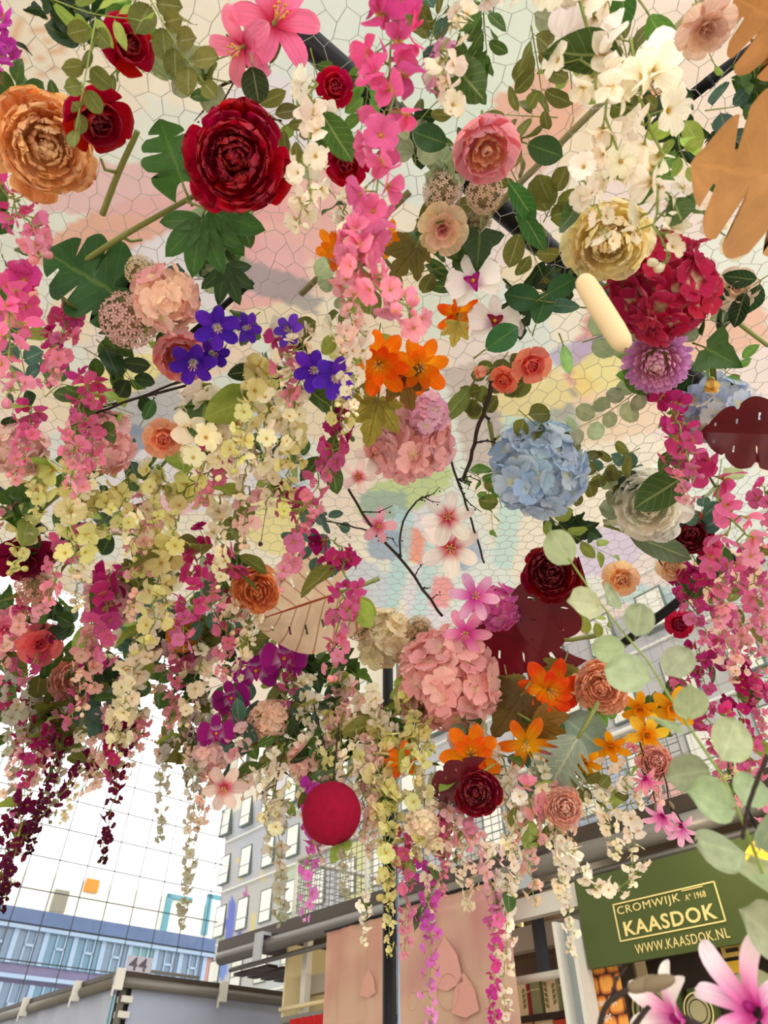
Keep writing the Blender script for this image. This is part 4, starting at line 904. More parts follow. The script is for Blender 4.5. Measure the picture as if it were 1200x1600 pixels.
#PART3
# ------------------------------------------------------------------ flowers of the canopy
def at_c(px, py, off): t = canopy(px, py, off); return at_d(px, py, t), t
def fl(fn, px, py, rpx, off, dx, dy, args, phrase, cat, short=None, tw=None):
    pos, t = at_c(px, py, off); R = fn(pos, rpx*t/F, face(pos, dx, dy, tw), *args)
    item(R, phrase, cat, px, py, short); return R
L_ = lin
FL = [
 (peony, 68, 225, 90, .12, .1, -.1, (L_('#ffc888'), L_('#ffd8a8')), 'large apricot orange ruffled peony', 'flower', 'the apricot peony'),
 (rose, 146, 175, 62, .18, .3, -.5, (L_('#a80a22'), L_('#8a0618')), 'large dark red rose with small eucalyptus tip across it', 'flower', 'the dark red rose'),
 (rose, 190, 75, 52, .12, .5, .2, (L_('#b40c28'), L_('#8e0820')), 'red rose with open petals near the olive eucalyptus', 'flower', 'the upper red rose'),
 (peony, 371, 252, 90, .2, -.1, .1, (L_('#c40c38'), L_('#b00a2c')), 'large round crimson ruffled peony', 'flower', 'the crimson peony'),
 (lily, 432, 30, 72, .05, .3, .5, (L_('#f076a0'), 'blossom', 'pink_lily', 6, .4, False, .6, -.3), 'big hot pink lily with long drooping petals', 'flower', 'the hot pink lily'),
 (lily, 375, 75, 60, .08, -.6, -.2, (L_('#f084a4'), 'blossom', 'pink_lily', 5, .36, False, .8, -.2), 'hot pink lily with narrow hanging petals', 'flower', None),
 (rose, 520, 140, 36, .06, .2, .2, (L_('#c00c38'),), 'bright red rose half hidden behind white wisteria', 'flower', None),
 (rose, 545, 250, 44, .05, -.2, -.2, (L_('#b80c34'),), 'red rose hidden behind the large pink wisteria', 'flower', None),
 (english_rose, 757, 222, 66, .15, .15, -.55, (L_('#f0a4b0'), L_('#f6c0a0')), 'cupped pink rose with apricot heart', 'flower', 'the cupped pink rose'),
 (scabiosa, 757, 303, 30, .1, 0, 0, (L_('#e2c0a4'),), 'fluffy beige scabiosa head under the cupped pink rose', 'flower', None),
 (scabiosa, 692, 300, 32, .05, 0, 0, (L_('#e6c8b4'),), 'pale pink green scabiosa head', 'flower', None),
 (scabiosa, 745, 345, 24, .04, 0, 0, (L_('#a8a078'),), 'olive spiky seed head', 'flower', None),
 (camellia, 692, 356, 42, .1, 0, -.3, (L_('#f0d8b0'), L_('#d88a90')), 'cream and dusty pink camellia', 'flower', 'the dusty pink camellia'),
 (lily, 528, 388, 38, .08, -.4, -.3, (L_('#ee7a18'),), 'orange lily left of the large pink wisteria', 'flower', None),
 (lily, 607, 375, 30, .08, .5, 0, (L_('#f08a1c'),), 'small orange lily right of the large pink wisteria', 'flower', None),
 (peony, 950, 368, 74, .15, 0, -.35, (L_('#fff0bc'), L_('#fde4a4'), 'cream'), 'pale yellow peony with red centre', 'flower', 'the pale yellow peony'),
 (scabiosa, 202, 500, 44, .14, -.2, -.1, (L_('#e8b8b0'),), 'brown spiky scabiosa head with tiny pink stars', 'flower', 'the brown scabiosa'),
 (hydrangea, 262, 468, 52, .15, .1, 0, (L_('#f6dcc0'), L_('#f2b0b0'), 30, .6, .48), 'cream and blush hydrangea with broad florets', 'flower', 'the cream hydrangea'),
 (scabiosa, 222, 425, 26, .1, 0, 0, (L_('#ecd8b0'),), 'pale cream scabiosa head', 'flower', None),
 (english_rose, 282, 548, 54, .12, .1, -.5, (L_('#f0a6a8'), L_('#f2b4a8')), 'ruffled pink peony rose below the cream hydrangea', 'flower', 'the pink peony rose'),
 (lily, 340, 512, 38, .2, .1, -.2, (L_('#5a28b4'), 'purple', 'violet_flower', 6, .44, False, .7, .0), 'violet flower with cream stamens, upper of the pair', 'flower', 'the upper violet flower'),
 (lily, 302, 568, 38, .2, -.1, -.5, (L_('#5424ac'), 'purple', 'violet_flower', 6, .42, False, .9, .1), 'violet flower hanging below the pink peony rose', 'flower', None),
 (lily, 332, 552, 28, .17, .5, -.3, (L_('#4a1e9a'), 'purple', 'violet_flower', 6, .42, False, 1.0, .3), 'half closed violet flower', 'flower', None),
 (lily, 384, 512, 26, .15, .6, .1, (L_('#5a2cb0'), 'purple', 'violet_flower', 6, .44, False, .9, .2), 'small violet flower turned aside', 'flower', None),
 (hydrangea, 158, 690, 52, .05, 0, 0, (L_('#f4c8c8'), L_('#f0b0b4')), 'pale pink hydrangea half hidden by pink wisteria', 'flower', None),
 (rose, 255, 680, 38, .2, 0, -.3, (L_('#f4bc98'), L_('#e86a5c')), 'peach rose with coral heart', 'flower', 'the peach rose'),
 (orchid, 740, 440, 46, .12, -.05, .1, (L_('#faf4f2'), 'lip'), 'white orchid with magenta throat', 'flower', 'the white orchid', 0.1),
 (orchid, 772, 503, 44, .12, .2, .1, (L_('#f8f2ee'), 'lip2'), 'white orchid with dark red throat behind a green leaf', 'flower', None, 0.0),
 (orchid, 800, 512, 26, .06, .9, 0, (L_('#f6ecec'), 'lip'), 'white orchid seen from its edge', 'flower', None, 0.4),
 (lily, 716, 492, 40, .06, .4, -.3, (L_('#ee5a14'),), 'flame orange lily left of the white orchid', 'flower', None),
 (rose, 828, 566, 36, .14, .2, -.3, (L_('#f29a84'), L_('#e84a5a')), 'coral pink rose on a thorny stem', 'flower', 'the coral rose'),
 (rose, 792, 588, 28, .12, -.4, -.5, (L_('#f28c6c'), L_('#e8584c')), 'smaller orange coral rose beside the coral rose', 'flower', None),
 (bud, 752, 580, 20, .12, -.8, -.3, (L_('#f0b49a'), 'rose_bud', 'peony'), 'pale peach rose bud with green sepals', 'bud', None),
 (lily, 592, 568, 52, .12, -.1, -.2, (L_('#f0640e'), 'orange', 'orange_lily', 7, .38, True, .7, -.2), 'deep orange double lily, left of two', 'flower', 'the left orange lily'),
 (lily, 655, 572, 50, .1, .2, -.1, (L_('#f07814'), 'orange', 'orange_lily', 7, .38, True, .6, -.3), 'orange double lily with yellow heart, right of two', 'flower', 'the right orange lily'),
 (lily, 492, 578, 36, .26, -.3, -.1, (L_('#5626b0'), 'purple', 'violet_flower', 6, .4, False, .8, .0), 'violet flower among cream and pink wisteria, left of two', 'flower', None),
 (lily, 524, 592, 38, .28, .1, -.1, (L_('#6030c0'), 'purple', 'violet_flower', 6, .4, False, .7, -.1), 'bright violet flower with yellow stamens, right of two', 'flower', 'the bright violet flower'),
 (lily, 452, 518, 28, .12, -.5, .4, (L_('#6a3cc0'), 'purple', 'violet_flower', 6, .36, False, .9, .2), 'pale violet flower half hidden by leaves', 'flower', None),
 (hydrangea, 640, 688, 66, .08, 0, 0, (L_('#f2b0a8'), L_('#f0c0c8')), 'salmon pink hydrangea under the orange lilies', 'flower', 'the salmon hydrangea'),
 (hydrangea, 668, 648, 34, .1, .2, .2, (L_('#f2b0d0'), L_('#f6cce0'), 30), 'small orchid pink hydrangea', 'flower', None),
 (lily, 587, 708, 34, .12, 0, -.1, (L_('#f8ece6'), 'blossom', 'star_blossom', 5, .42, False, .4, -.2), 'white star blossom with pink heart', 'flower', None),
 (lily, 560, 745, 28, .08, -.1, 0, (L_('#f6dcd8'), 'blossom', 'star_blossom', 5, .42, False, .4, -.2), 'blush star blossom on a dark twig', 'flower', None),
 (hydrangea, 840, 732, 74, .1, 0, 0, (L_('#a9c6e6'), L_('#d6e2ee')), 'large powder blue hydrangea', 'flower', 'the powder blue hydrangea'),
 (hydrangea, 1035, 452, 80, .1, 0, 0, (L_('#b41c44'), L_('#cc3a62')), 'large crimson pink hydrangea', 'flower', 'the crimson hydrangea'),
 (mum, 1026, 562, 58, .13, 0, -.35, (L_('#e0a0da'), L_('#f8c8c4')), 'lilac pink chrysanthemum with packed petals', 'flower', 'the lilac chrysanthemum'),
 (hydrangea, 1128, 645, 58, .08, 0, 0, (L_('#b8cdee'), L_('#eee8e0'), 46), 'blue and white hydrangea near the dark red leaf', 'flower', 'the blue and white hydrangea'),
 (bud, 1112, 602, 22, .15, .1, -.7, (L_('#e8c878'), 'tulip_bud', 'yellow'), 'yellow bud with red flecks', 'bud', None),
 (peony, 1014, 785, 64, .1, 0, -.2, (L_('#fffbf0'), L_('#fdf6dc'), 'cream'), 'cream white peony with red flecked heart', 'flower', 'the cream peony'),
 (camellia, 38, 866, 48, .1, .2, -.9, (L_('#7c1030'), L_('#6a0c26')), 'burgundy camellia at the left edge', 'flower', 'the burgundy camellia'),
 (scabiosa, 55, 912, 30, .12, 0, -.5, (L_('#e0a090'),), 'dusty pink scabiosa under the burgundy camellia', 'flower', None),
 (camellia, 62, 1006, 36, .12, .1, -.1, (L_('#ee8080'), L_('#e05064')), 'coral camellia with a dark heart', 'flower', 'the coral camellia'),
 (camellia, 6, 985, 38, .1, .3, 0, (L_('#f2a0b8'), L_('#ee88a8')), 'pink camellia cut by the left edge', 'flower', None),
 (peony, 398, 918, 44, .12, .1, -.3, (L_('#f8b078'), L_('#f69a5c')), 'orange peony left of the veined leaf', 'flower', 'the orange peony'),
 (orchid, 400, 1050, 40, .15, 0, .1, (L_('#8e1a78'), 'lip'), 'deep purple orchid, left of the upper pair', 'flower', 'the left purple orchid', .2),
 (orchid, 443, 1030, 40, .16, .1, 0, (L_('#981e80'), 'lip'), 'deep purple orchid, right of the upper pair', 'flower', None, .1),
 (orchid, 362, 1092, 32, .15, -.1, 0, (L_('#8e1a70'), 'lip'), 'purple orchid in the middle of its stem', 'flower', None, .4),
 (orchid, 338, 1146, 32, .16, 0, -.2, (L_('#9a207c'), 'lip'), 'lowest purple orchid of the stem', 'flower', 'the lowest purple orchid', .2),
 (lily, 700, 808, 44, .1, 0, .1, (L_('#faf2ec'), 'blossom', 'star_blossom', 6, .4, False, .3, -.25), 'white star blossom, upper of the two large ones', 'flower', None),
 (lily, 704, 856, 48, .12, 0, -.1, (L_('#faf0ea'), 'blossom', 'star_blossom', 6, .4, False, .3, -.25), 'white star blossom, lower of the two large ones', 'flower', 'the lower white star blossom'),
 (lily, 592, 822, 28, .06, .1, 0, (L_('#f0b0c0'), 'blossom', 'star_blossom', 5, .44, False, .4, -.2), 'pale pink star blossom beside the forked twig', 'flower', None),
 (lily, 742, 932, 40, .16, .1, .1, (L_('#f2b8dc'), 'magno', 'pink_star', 6, .34, False, .5, -.3), 'lilac pink star flower, upper of the pair', 'flower', None),
 (lily, 728, 990, 40, .18, -.1, -.2, (L_('#f2a4c8'), 'magno', 'pink_star', 6, .34, False, .5, -.3), 'lilac pink star flower, lower of the pair', 'flower', 'the lower lilac star'),
 (hydrangea, 776, 950, 38, .08, .2, .1, (L_('#d858a8'), L_('#e88ac4'), 34), 'magenta hydrangea behind the lilac stars', 'flower', None),
 (hydrangea, 600, 996, 46, .06, 0, -.1, (L_('#ecdcb8'), L_('#f0e6cc'), 34, .6, .46), 'cream lace hydrangea between the veined leaf and the dark red leaf', 'flower', 'the cream lace hydrangea'),
 (scabiosa, 560, 975, 26, .05, 0, 0, (L_('#d8b08c'),), 'tan scabiosa left of the cream lace hydrangea', 'flower', None),
 (scabiosa, 655, 985, 24, .05, 0, 0, (L_('#d2b088'),), 'tan scabiosa right of the cream lace hydrangea', 'flower', None),
 (hydrangea, 700, 1060, 78, .1, 0, -.1, (L_('#f2b0b0'), L_('#f6c4bc'), 64), 'large rose pink hydrangea at the canopy edge', 'flower', 'the rose pink hydrangea'),
 (lily, 626, 1186, 30, .1, 0, .1, (L_('#ee6a18'),), 'small orange lily low among lime wisteria', 'flower', None),
 (lily, 735, 1180, 50, .12, .1, .1, (L_('#f07016'), 'orange', 'orange_lily', 7, .38, True, .6, -.3), 'orange lily above the dark red leaf', 'flower', 'the low orange lily'),
 (lily, 822, 1162, 46, .14, 0, -.4, (L_('#f07c1a'), 'orange', 'lily', 6, .34, False, .9, -.6), 'orange lily with swept back petals', 'flower', 'the swept orange lily'),
 (lily, 858, 1078, 54, .1, .3, -.3, (L_('#e8481a'), 'orange', 'orange_lily', 7, .38, True, .9, .1), 'red orange lily under the dark red leaf', 'flower', 'the red orange lily'),
 (peony, 940, 1070, 48, .15, 0, -.2, (L_('#fac6a0'), L_('#f8b08a')), 'peach ruffled peony behind the eucalyptus branch', 'flower', 'the peach peony'),
 (daffodil, 1000, 1108, 30, .1, .1, -.6, (L_('#f0a418'),), 'orange yellow daffodil right of the peach peony', 'flower', None),
 (daffodil, 1052, 1108, 36, .1, .2, -.3, (L_('#f2b024'),), 'large golden daffodil behind the eucalyptus branch', 'flower', 'the golden daffodil'),
 (daffodil, 1012, 1150, 36, .1, .3, -.2, (L_('#f6cc3c'),), 'bright yellow daffodil', 'flower', None),
 (daffodil, 955, 1168, 28, .12, 0, -.6, (L_('#f0a018'),), 'orange yellow daffodil facing down', 'flower', None),
 (daffodil, 915, 1192, 26, .14, 0, -.7, (L_('#f2a41c'),), 'lowest yellow daffodil near the silver leaf', 'flower', 'the lowest daffodil'),
 (peony, 862, 895, 50, .06, 0, 0, (L_('#9c0a22'), L_('#84061a')), 'dark red peony above the dark red leaf', 'flower', 'the dark red peony'),
 (rose, 968, 902, 34, .12, .1, -.2, (L_('#f6cca0'), L_('#f2b888')), 'pale peach rose right of the eucalyptus branch', 'flower', 'the pale peach rose'),
 (rose, 1045, 882, 28, .08, .3, -.2, (L_('#f4d4ac'),), 'pale peach rose half hidden by a grey leaf', 'flower', None),
 (peony, 745, 1237, 42, .16, 0, -.1, (L_('#a01430'), L_('#8a0c24')), 'dark crimson peony at the bottom of the canopy', 'flower', 'the dark crimson peony'),
 (hydrangea, 425, 1130, 36, .02, 0, 0, (L_('#f4c8b0'), L_('#f6dcc8')), 'pale peach hydrangea under the purple orchids', 'flower', None),
 (hydrangea, 330, 1180, 28, .02, 0, 0, (L_('#f2c4c4'), L_('#f6dcd4')), 'blush hydrangea below the lowest purple orchid', 'flower', None),
 (hydrangea, 480, 1190, 30, .02, 0, 0, (L_('#f2d4bc'), L_('#f4c0b8')), 'blush cream hydrangea above the burgundy ball', 'flower', None),
 (peony, 880, 1262, 34, .14, .2, 0, (L_('#f4c4b0'),), 'pale salmon peony near the silver leaf', 'flower', None),
 (peony, 1025, 1190, 30, .12, 0, 0, (L_('#f4b8a8'),), 'salmon pink peony under the yellow daffodils', 'flower', None),
 (magnolia, 1008, 1218, 32, .18, .1, -.8, (L_('#f2a0ae'),), 'salmon pink magnolia, highest of the three by the bare twigs', 'flower', None),
 (magnolia, 1035, 1276, 34, .2, -.2, -.6, (L_('#f4b0d0'),), 'pink magnolia, left of the lower pair', 'flower', None),
 (magnolia, 1064, 1292, 34, .22, .1, -.9, (L_('#f6bcd8'),), 'pink magnolia, right of the lower pair', 'flower', 'the low pink magnolia'),
 (lily, 350, 1232, 34, .14, -.1, -.3, (L_('#f4d8cc'), 'blossom', 'star_blossom', 6, .36, False, .5, -.3), 'blush star blossom at the canopy edge near the glass end', 'flower', None),
 (hydrangea, 700, 110, 40, .02, 0, 0, (L_('#f2b4c8'), L_('#e8a0c8'), 30), 'lilac pink hydrangea high behind the white blossoms', 'flower', None),
 (camellia, 20, 470, 40, .02, 0, 0, (L_('#f2a8a0'),), 'salmon camellia behind pink wisteria at the left', 'flower', None),
 (hydrangea, 30, 700, 44, .02, 0, 0, (L_('#eec2c0'), L_('#f0d0c4')), 'dusty pink hydrangea at the left edge', 'flower', None),
 (hydrangea, 180, 930, 46, .04, 0, 0, (L_('#f0b8c0'), L_('#f4d0cc')), 'pink hydrangea behind cream wisteria', 'flower', None),
 (peony, 120, 1060, 44, .06, 0, 0, (L_('#eeb0a0'),), 'salmon peony behind the silver green leaves', 'flower', None),
 (camellia, 1100, 40, 46, .5, .3, -.5, (L_('#e2bda8'), L_('#d8a890')), 'blush beige camellia close overhead', 'flower', None),
 (hydrangea, 300, 1010, 38, .05, 0, 0, (L_('#f6d4dc'), L_('#f0c0cc')), 'soft pink hydrangea left of the purple orchids', 'flower', None),
 (camellia, 288, 990, 30, .08, .1, 0, (L_('#f0a030'), L_('#ee8818')), 'orange camellia peeping through pink wisteria', 'flower', None),
 (camellia, 1150, 450, 34, .04, .1, 0, (L_('#f2d8c0'),), 'pale cream camellia at the right edge', 'flower', None),
 (peony, 1075, 835, 40, .05, .1, 0, (L_('#a81838'), L_('#94102c')), 'crimson peony behind pink wisteria at the right', 'flower', None),
 (rose, 1060, 975, 26, .06, .1, 0, (L_('#b81c48'),), 'small crimson rose by the wrapped rod', 'flower', None),
 (hydrangea, 660, 1290, 26, .1, 0, 0, (L_('#f4e4c8'), L_('#f2d8bc')), 'cream hydrangea hanging behind lime wisteria', 'flower', None),
]
for f in FL: fl(*f)
# the large magnolia branch close to the camera, lower right
def close_mag(px, py, rpx, d, dx, dy, colr, phrase, short, n, op, tw):
    pos = at_d(px, py, d); R = magnolia(pos, rpx*d/F, face(pos, dx, dy, tw), colr, n, op); item(R, phrase, 'flower', px, py, short); return R
close_mag(1168, 1572, 118, .62, -.75, .45, L_('#fae2ee'), 'large pink and white magnolia close to the camera', 'the large magnolia', 7, .12, .5)
close_mag(1052, 1590, 95, .66, -.9, .3, L_('#f8efe8'), 'white magnolia with upswept petal close to the camera', None, 6, .3, .9)
def branch(pts, r, r1, phrase, px, py, twigs=6, buds=0, name='bare_branch', tl=.09, cat='branch'):
    pts = [Vector(p) for p in pts]; o = pts[0]; R = root_at(name, o); cp = curve_pts(pts, 16); jt = r*.35*min(1, (pts[-1]-pts[0]).length/.12)**2
    b = MB(); b.tube([p + Vector((rnd.gauss(0, jt), rnd.gauss(0, jt), rnd.gauss(0, jt))) for p in cp], r, 6, r1); hpart(R, 'stem', b, M['twig'], True)
    for k in range(twigs):
        i = rnd.randint(3, 14); c = cp[i]; ax = (cp[i+1]-c).normalized(); e = (ax + ax.orthogonal().normalized().lerp(Vector((rnd.gauss(0, 1), rnd.gauss(0, 1), rnd.gauss(0, .6))), .6)).normalized()
        l = tl*rnd.uniform(.5, 1.2); e2 = (e + Vector((rnd.gauss(0, .4), rnd.gauss(0, .4), rnd.gauss(0, .3)))).normalized()
        b = MB(); b.tube([c, c+e*l*.5, c+(e+e2)*l*.5], r*.6, 5, r*.3)
        for q in (.3, .6, .95): b.ball(c+e*l*q*.9, r*.8, 5, 4)
        hpart(R, 'twig', b, M['twig'], True)
    for k in range(buds):
        i = 16 - k*(3 if r < .0029 else 5); c = cp[max(4, i)]; d = (cp[min(16, i)]-cp[min(16, i)-1]).normalized(); d = (d+Vector((rnd.gauss(0, .3), rnd.gauss(0, .3), .0))).normalized(); q = d.to_track_quat('Z', 'Y')
        b = MB(); b.ball((0, 0, 0), 1, 9, 7, f=lambda v: 1); me = b.mesh('bud', plain('bud_grey', '#7a6a52', .9, nscale=60, namt=.3) if 'bud_grey' not in bpy.data.materials else bpy.data.materials['bud_grey'])
        s = r*2.1; newobj('bud', me, R, Matrix.Translation(c + d*s*2.4 - o) @ q.to_matrix().to_4x4() @ Matrix.Diagonal((s, s, s*2.7, 1)))
    item(R, phrase, cat, px, py); return R
D = .62
branch([at_d(935, 1610, D), at_d(948, 1570, D), at_d(975, 1550, D), at_d(985, 1545, D), at_d(1002, 1542, D)], .003, .0022, 'thick brown twig with two grey furry buds close to the camera', 960, 1560, 1, 2, 'magnolia_branch', .03)
branch([at_d(980, 1620, D), at_d(1000, 1590, D), at_d(1015, 1572, D)], .0028, .002, 'short brown twig under the furry buds', 1000, 1590, 0, 0, 'magnolia_branch')
branch([at_d(1200, 1180, .6), at_d(1172, 1250, .6), at_d(1160, 1310, .6)], .0022, .0016, 'maroon twig hanging before the lit yellow lamp', 1170, 1260, 0, 0)
def cb(pts, off): return [at_c(x, y, off)[0] for x, y in pts]
branch(cb([(545, 765), (585, 830), (632, 880), (690, 962)], .06), .0042, .0055, 'long forked dark branch crossing the open netting', 620, 870, 9)
branch(cb([(500, 812), (540, 820), (585, 832)], .06), .003, .003, 'short dark side branch left of the fork', 540, 820, 4)
branch(cb([(625, 872), (628, 820), (650, 785), (668, 775)], .06), .0035, .0025, 'upright dark branch with twig stubs', 632, 810, 6, 0, 'bare_branch', .05)
branch(cb([(688, 668), (712, 740), (735, 810), (756, 880)], .08), .004, .0035, 'straight dark branch above the lilac stars', 725, 770, 5)
branch(cb([(772, 590), (748, 670), (724, 750)], .08), .006, .005, 'green black stem leading down from the coral rose', 748, 670, 2)
branch(cb([(1010, 1170), (1035, 1200), (1045, 1250), (1050, 1268)], .14), .003, .002, 'thin maroon twig above the pink magnolias', 1040, 1220, 5, 2)
branch(cb([(1000, 1160), (1010, 1200), (1025, 1255)], .14), .003, .002, 'thin maroon twig left of the pink magnolias', 1010, 1200, 2, 1)
branch(cb([(470, 1120), (445, 1170), (428, 1240)], .12), .0035, .002, 'dark looped twig left of the burgundy ball', 450, 1180, 3)
branch(cb([(490, 1100), (500, 1140), (510, 1175)], .1), .003, .002, 'dark twig above the burgundy ball', 500, 1140, 3)
branch(cb([(395, 115), (330, 150), (440, 190)], .05), .003, .002, 'thin brown twig over the crimson peony', 400, 150, 3)
branch(cb([(130, 650), (220, 620), (330, 575)], .03), .004, .003, 'brown twig above the peach rose', 220, 620, 3)
branch(cb([(1020, 860), (1060, 920), (1100, 970)], .08), .003, .002, 'dark twig beside the pale peach rose', 1060, 920, 3)
for pts, ph in (([(115, 420), (190, 370), (305, 305)], 'thick pale green stem below the crimson peony'), ([(160, 335), (185, 270), (215, 205)], 'cut green stem right of the apricot peony'), ([(765, 660), (770, 690), (775, 720)], 'short green stem near the powder blue hydrangea'), ([(940, 450), (1040, 430), (1200, 540)], 'dark green stem behind the lilac chrysanthemum'), ([(60, 800), (110, 760), (160, 740)], 'green stem among lime wisteria at the left')):
    p3 = cb(pts, .03); R = root_at('cut_stem', p3[0]); b = MB(); b.tube(curve_pts(p3, 8), .007, 8, .0055); hpart(R, 'stalk', b, M['thick'], True)
    b = MB(); c = p3[1]; e = (p3[2]-p3[0]).normalized().orthogonal().normalized(); b.tube([c, c+e*.03, c+e*.045+(p3[2]-p3[0]).normalized()*.02], .004, 6, .003); hpart(R, 'side_shoot', b, M['thick'], True)
    item(R, ph, 'stem', *pts[1])

# big single leaves
def bigleaf(name, px, py, lpx, d, ang, dx, dy, colr, mesh, phrase, short=None):
    """ang: direction of the leaf tip in the picture, degrees clockwise from up."""
    pos = at_d(px, py, d) if d > .5 or d < 0 else None
    z = face(pos, dx, dy, 0) @ Vector((0, 0, 1)); a = math.radians(ang)
    y = Vector((math.sin(a), -sP*math.cos(a), cP*math.cos(a))); y = (y - z*z.dot(y)).normalized(); x = y.cross(z)
    R = root_at(name, pos); s = lpx*d/F; m = Matrix((x, y, z)).transposed().to_4x4()
    newobj('blade', mesh, R, m @ SCL(s), colr); b = MB(); b.tube([(0, .03, 0), (0, -.15, -.03), (0.02, -.4, -.15)], .02, 6, .025); newobj('leaf_stalk', b.mesh('leaf_stalk', M['thick']), R, m @ SCL(s))
    item(R, phrase, 'leaf', px, py, short); return R
mons = big_leaf_mesh('monstera_blade', M['dleaf'], .55, 4, .3, .11, 0)
tanb = big_leaf_mesh('tan_blade', M['copper'], .62, 4, .32, .12, 0, .45, .25)
calb = big_leaf_mesh('veined_blade', M['cala'], .52, 0, 1, 0, 5, .3, .3)
redb = big_leaf_mesh('dark_red_blade', M['redleaf'], .46, 3, .75, .1, 4, .3, .5)
silb = big_leaf_mesh('silver_blade', M['silver'], .3, 11, .45, .3, 0, .5, .6, .0)
bigleaf('monstera_leaf', 195, 470, 130, canopy(170, 450, .05), -62, .1, .2, L_('#2c5526'), mons, 'dark green monstera leaf left of the cream hydrangea', 'the left monstera leaf')
bigleaf('monstera_leaf', 285, 285, 90, canopy(270, 250, .05), -20, 0, 0, L_('#3f6a2a'), mons, 'green monstera leaf between red rose and crimson peony')
bigleaf('tan_leaf', 1290, 290, 205, .85, -80, .1, .0, L_('#c08a52'), tanb, 'large tan lobed leaf at the right edge close overhead', 'the tan leaf')
bigleaf('tan_leaf', 1260, 60, 130, .85, -60, .1, .0, L_('#bc8248'), tanb, 'tan lobed leaf in the upper right corner')
bigleaf('veined_leaf', 535, 925, 150, canopy(450, 950, .06), -108, -.1, 0, L_('#ecd0b0'), calb, 'cream heart shaped leaf with brown veins and small holes', 'the veined leaf')
bigleaf('dark_red_leaf', 870, 900, 130, canopy(860, 960, .14), 195, -.2, 0, L_('#5e0818'), redb, 'dark red lobed leaf right of the lilac stars', 'the dark red leaf')
bigleaf('dark_red_leaf', 870, 1000, 150, canopy(800, 1000, .1), 268, 0, -.3, L_('#6e0c1e'), redb, 'dark red leaf lying below the lilac stars')
bigleaf('dark_red_leaf', 1235, 680, 130, canopy(1190, 680, .3), -88, .0, .0, L_('#54060e'), redb, 'dark red leaf cut by the right edge', 'the right dark red leaf')
bigleaf('dark_red_leaf', 745, 1210, 80, canopy(710, 1225, .18), 248, .1, -.2, L_('#5c0a1a'), redb, 'dark red leaf above the dark crimson peony')
bigleaf('silver_leaf', 905, 1150, 150, canopy(860, 1200, .14), 210, -.1, 0, L_('#8d9c88'), silb, 'silver green feathery leaf below the orange lilies', 'the silver leaf')
bigleaf('silver_leaf', 880, 1120, 80, canopy(870, 1110, .12), 130, .1, 0, L_('#7d9482'), lm('round'), 'blue green round leaf above the silver leaf')
bigleaf('green_leaf', 1015, 25, 75, canopy(1035, 55, .25), 150, 0, 0, L_('#5c8a34'), lm('rose'), 'bright green veined leaf near the top', 'the bright green leaf')
bigleaf('green_leaf', 975, -25, 70, canopy(970, 10, .2), 175, .2, 0, L_('#3f6a2c'), lm('rose'), 'dark green leaf at the top edge left of the bright one')
bigleaf('ivy_leaf', 750, 365, 58, canopy(750, 395, .12), 185, 0, .1, L_('#2a4020'), lm('ivy'), 'dark ivy leaf above the white orchid')
bigleaf('green_leaf', 795, 285, 85, canopy(820, 300, .1), 140, .2, 0, L_('#356a28'), lm('long'), 'long dark green leaf right of the beige scabiosa')
bigleaf('green_leaf', 812, 320, 85, canopy(830, 350, .1), 160, -.4, 0, L_('#3c7030'), lm('long'), 'curled long green leaf above the frame pipe')
bigleaf('green_leaf', 825, 225, 60, canopy(820, 250, .1), 110, 0, 0, L_('#2d4a22'), lm('dark'), 'dark pointed leaf right of the cupped pink rose')
bigleaf('green_leaf', 698, 225, 58, canopy(690, 220, .1), -70, 0, 0, L_('#274822'), lm('dark'), 'dark pointed leaf left of the cupped pink rose')
bigleaf('green_leaf', 760, 545, 60, canopy(778, 520, .2), 55, 0, 0, L_('#27602c'), lm('dark'), 'glossy dark green leaf over the second white orchid')
bigleaf('green_leaf', 845, 470, 60, canopy(815, 463, .12), -80, 0, 0, L_('#27582c'), lm('dark'), 'glossy dark green leaf right of the white orchid')
bigleaf('green_leaf', 838, 505, 50, canopy(860, 480, .12), 20, 0, 0, L_('#2c5a2c'), lm('dark'), 'glossy dark green leaf upright near the coral rose')
bigleaf('green_leaf', 855, 460, 50, canopy(870, 445, .12), 60, 0, 0, L_('#2f5e30'), lm('dark'), 'glossy dark green leaf beside the cream felt rod')
bigleaf('green_leaf', 905, 480, 62, canopy(880, 475, .12), -85, .1, 0, L_('#4d7462'), lm('long'), 'blue green narrow leaf left of the cream felt rod')
bigleaf('green_leaf', 735, 605, 75, canopy(715, 640, .08), 215, .3, 0, L_('#6f8440'), lm('long'), 'olive pointed leaf above the dark branches')
bigleaf('green_leaf', 985, 835, 105, canopy(1050, 860, .14), 112, 0, 0, L_('#5f7052'), lm('long'), 'grey green long leaf below the cream peony')
bigleaf('green_leaf', 880, 540, 50, canopy(872, 565, .1), 165, .1, 0, L_('#9ad07c'), lm('long'), 'pale bright green leaf right of the coral rose')
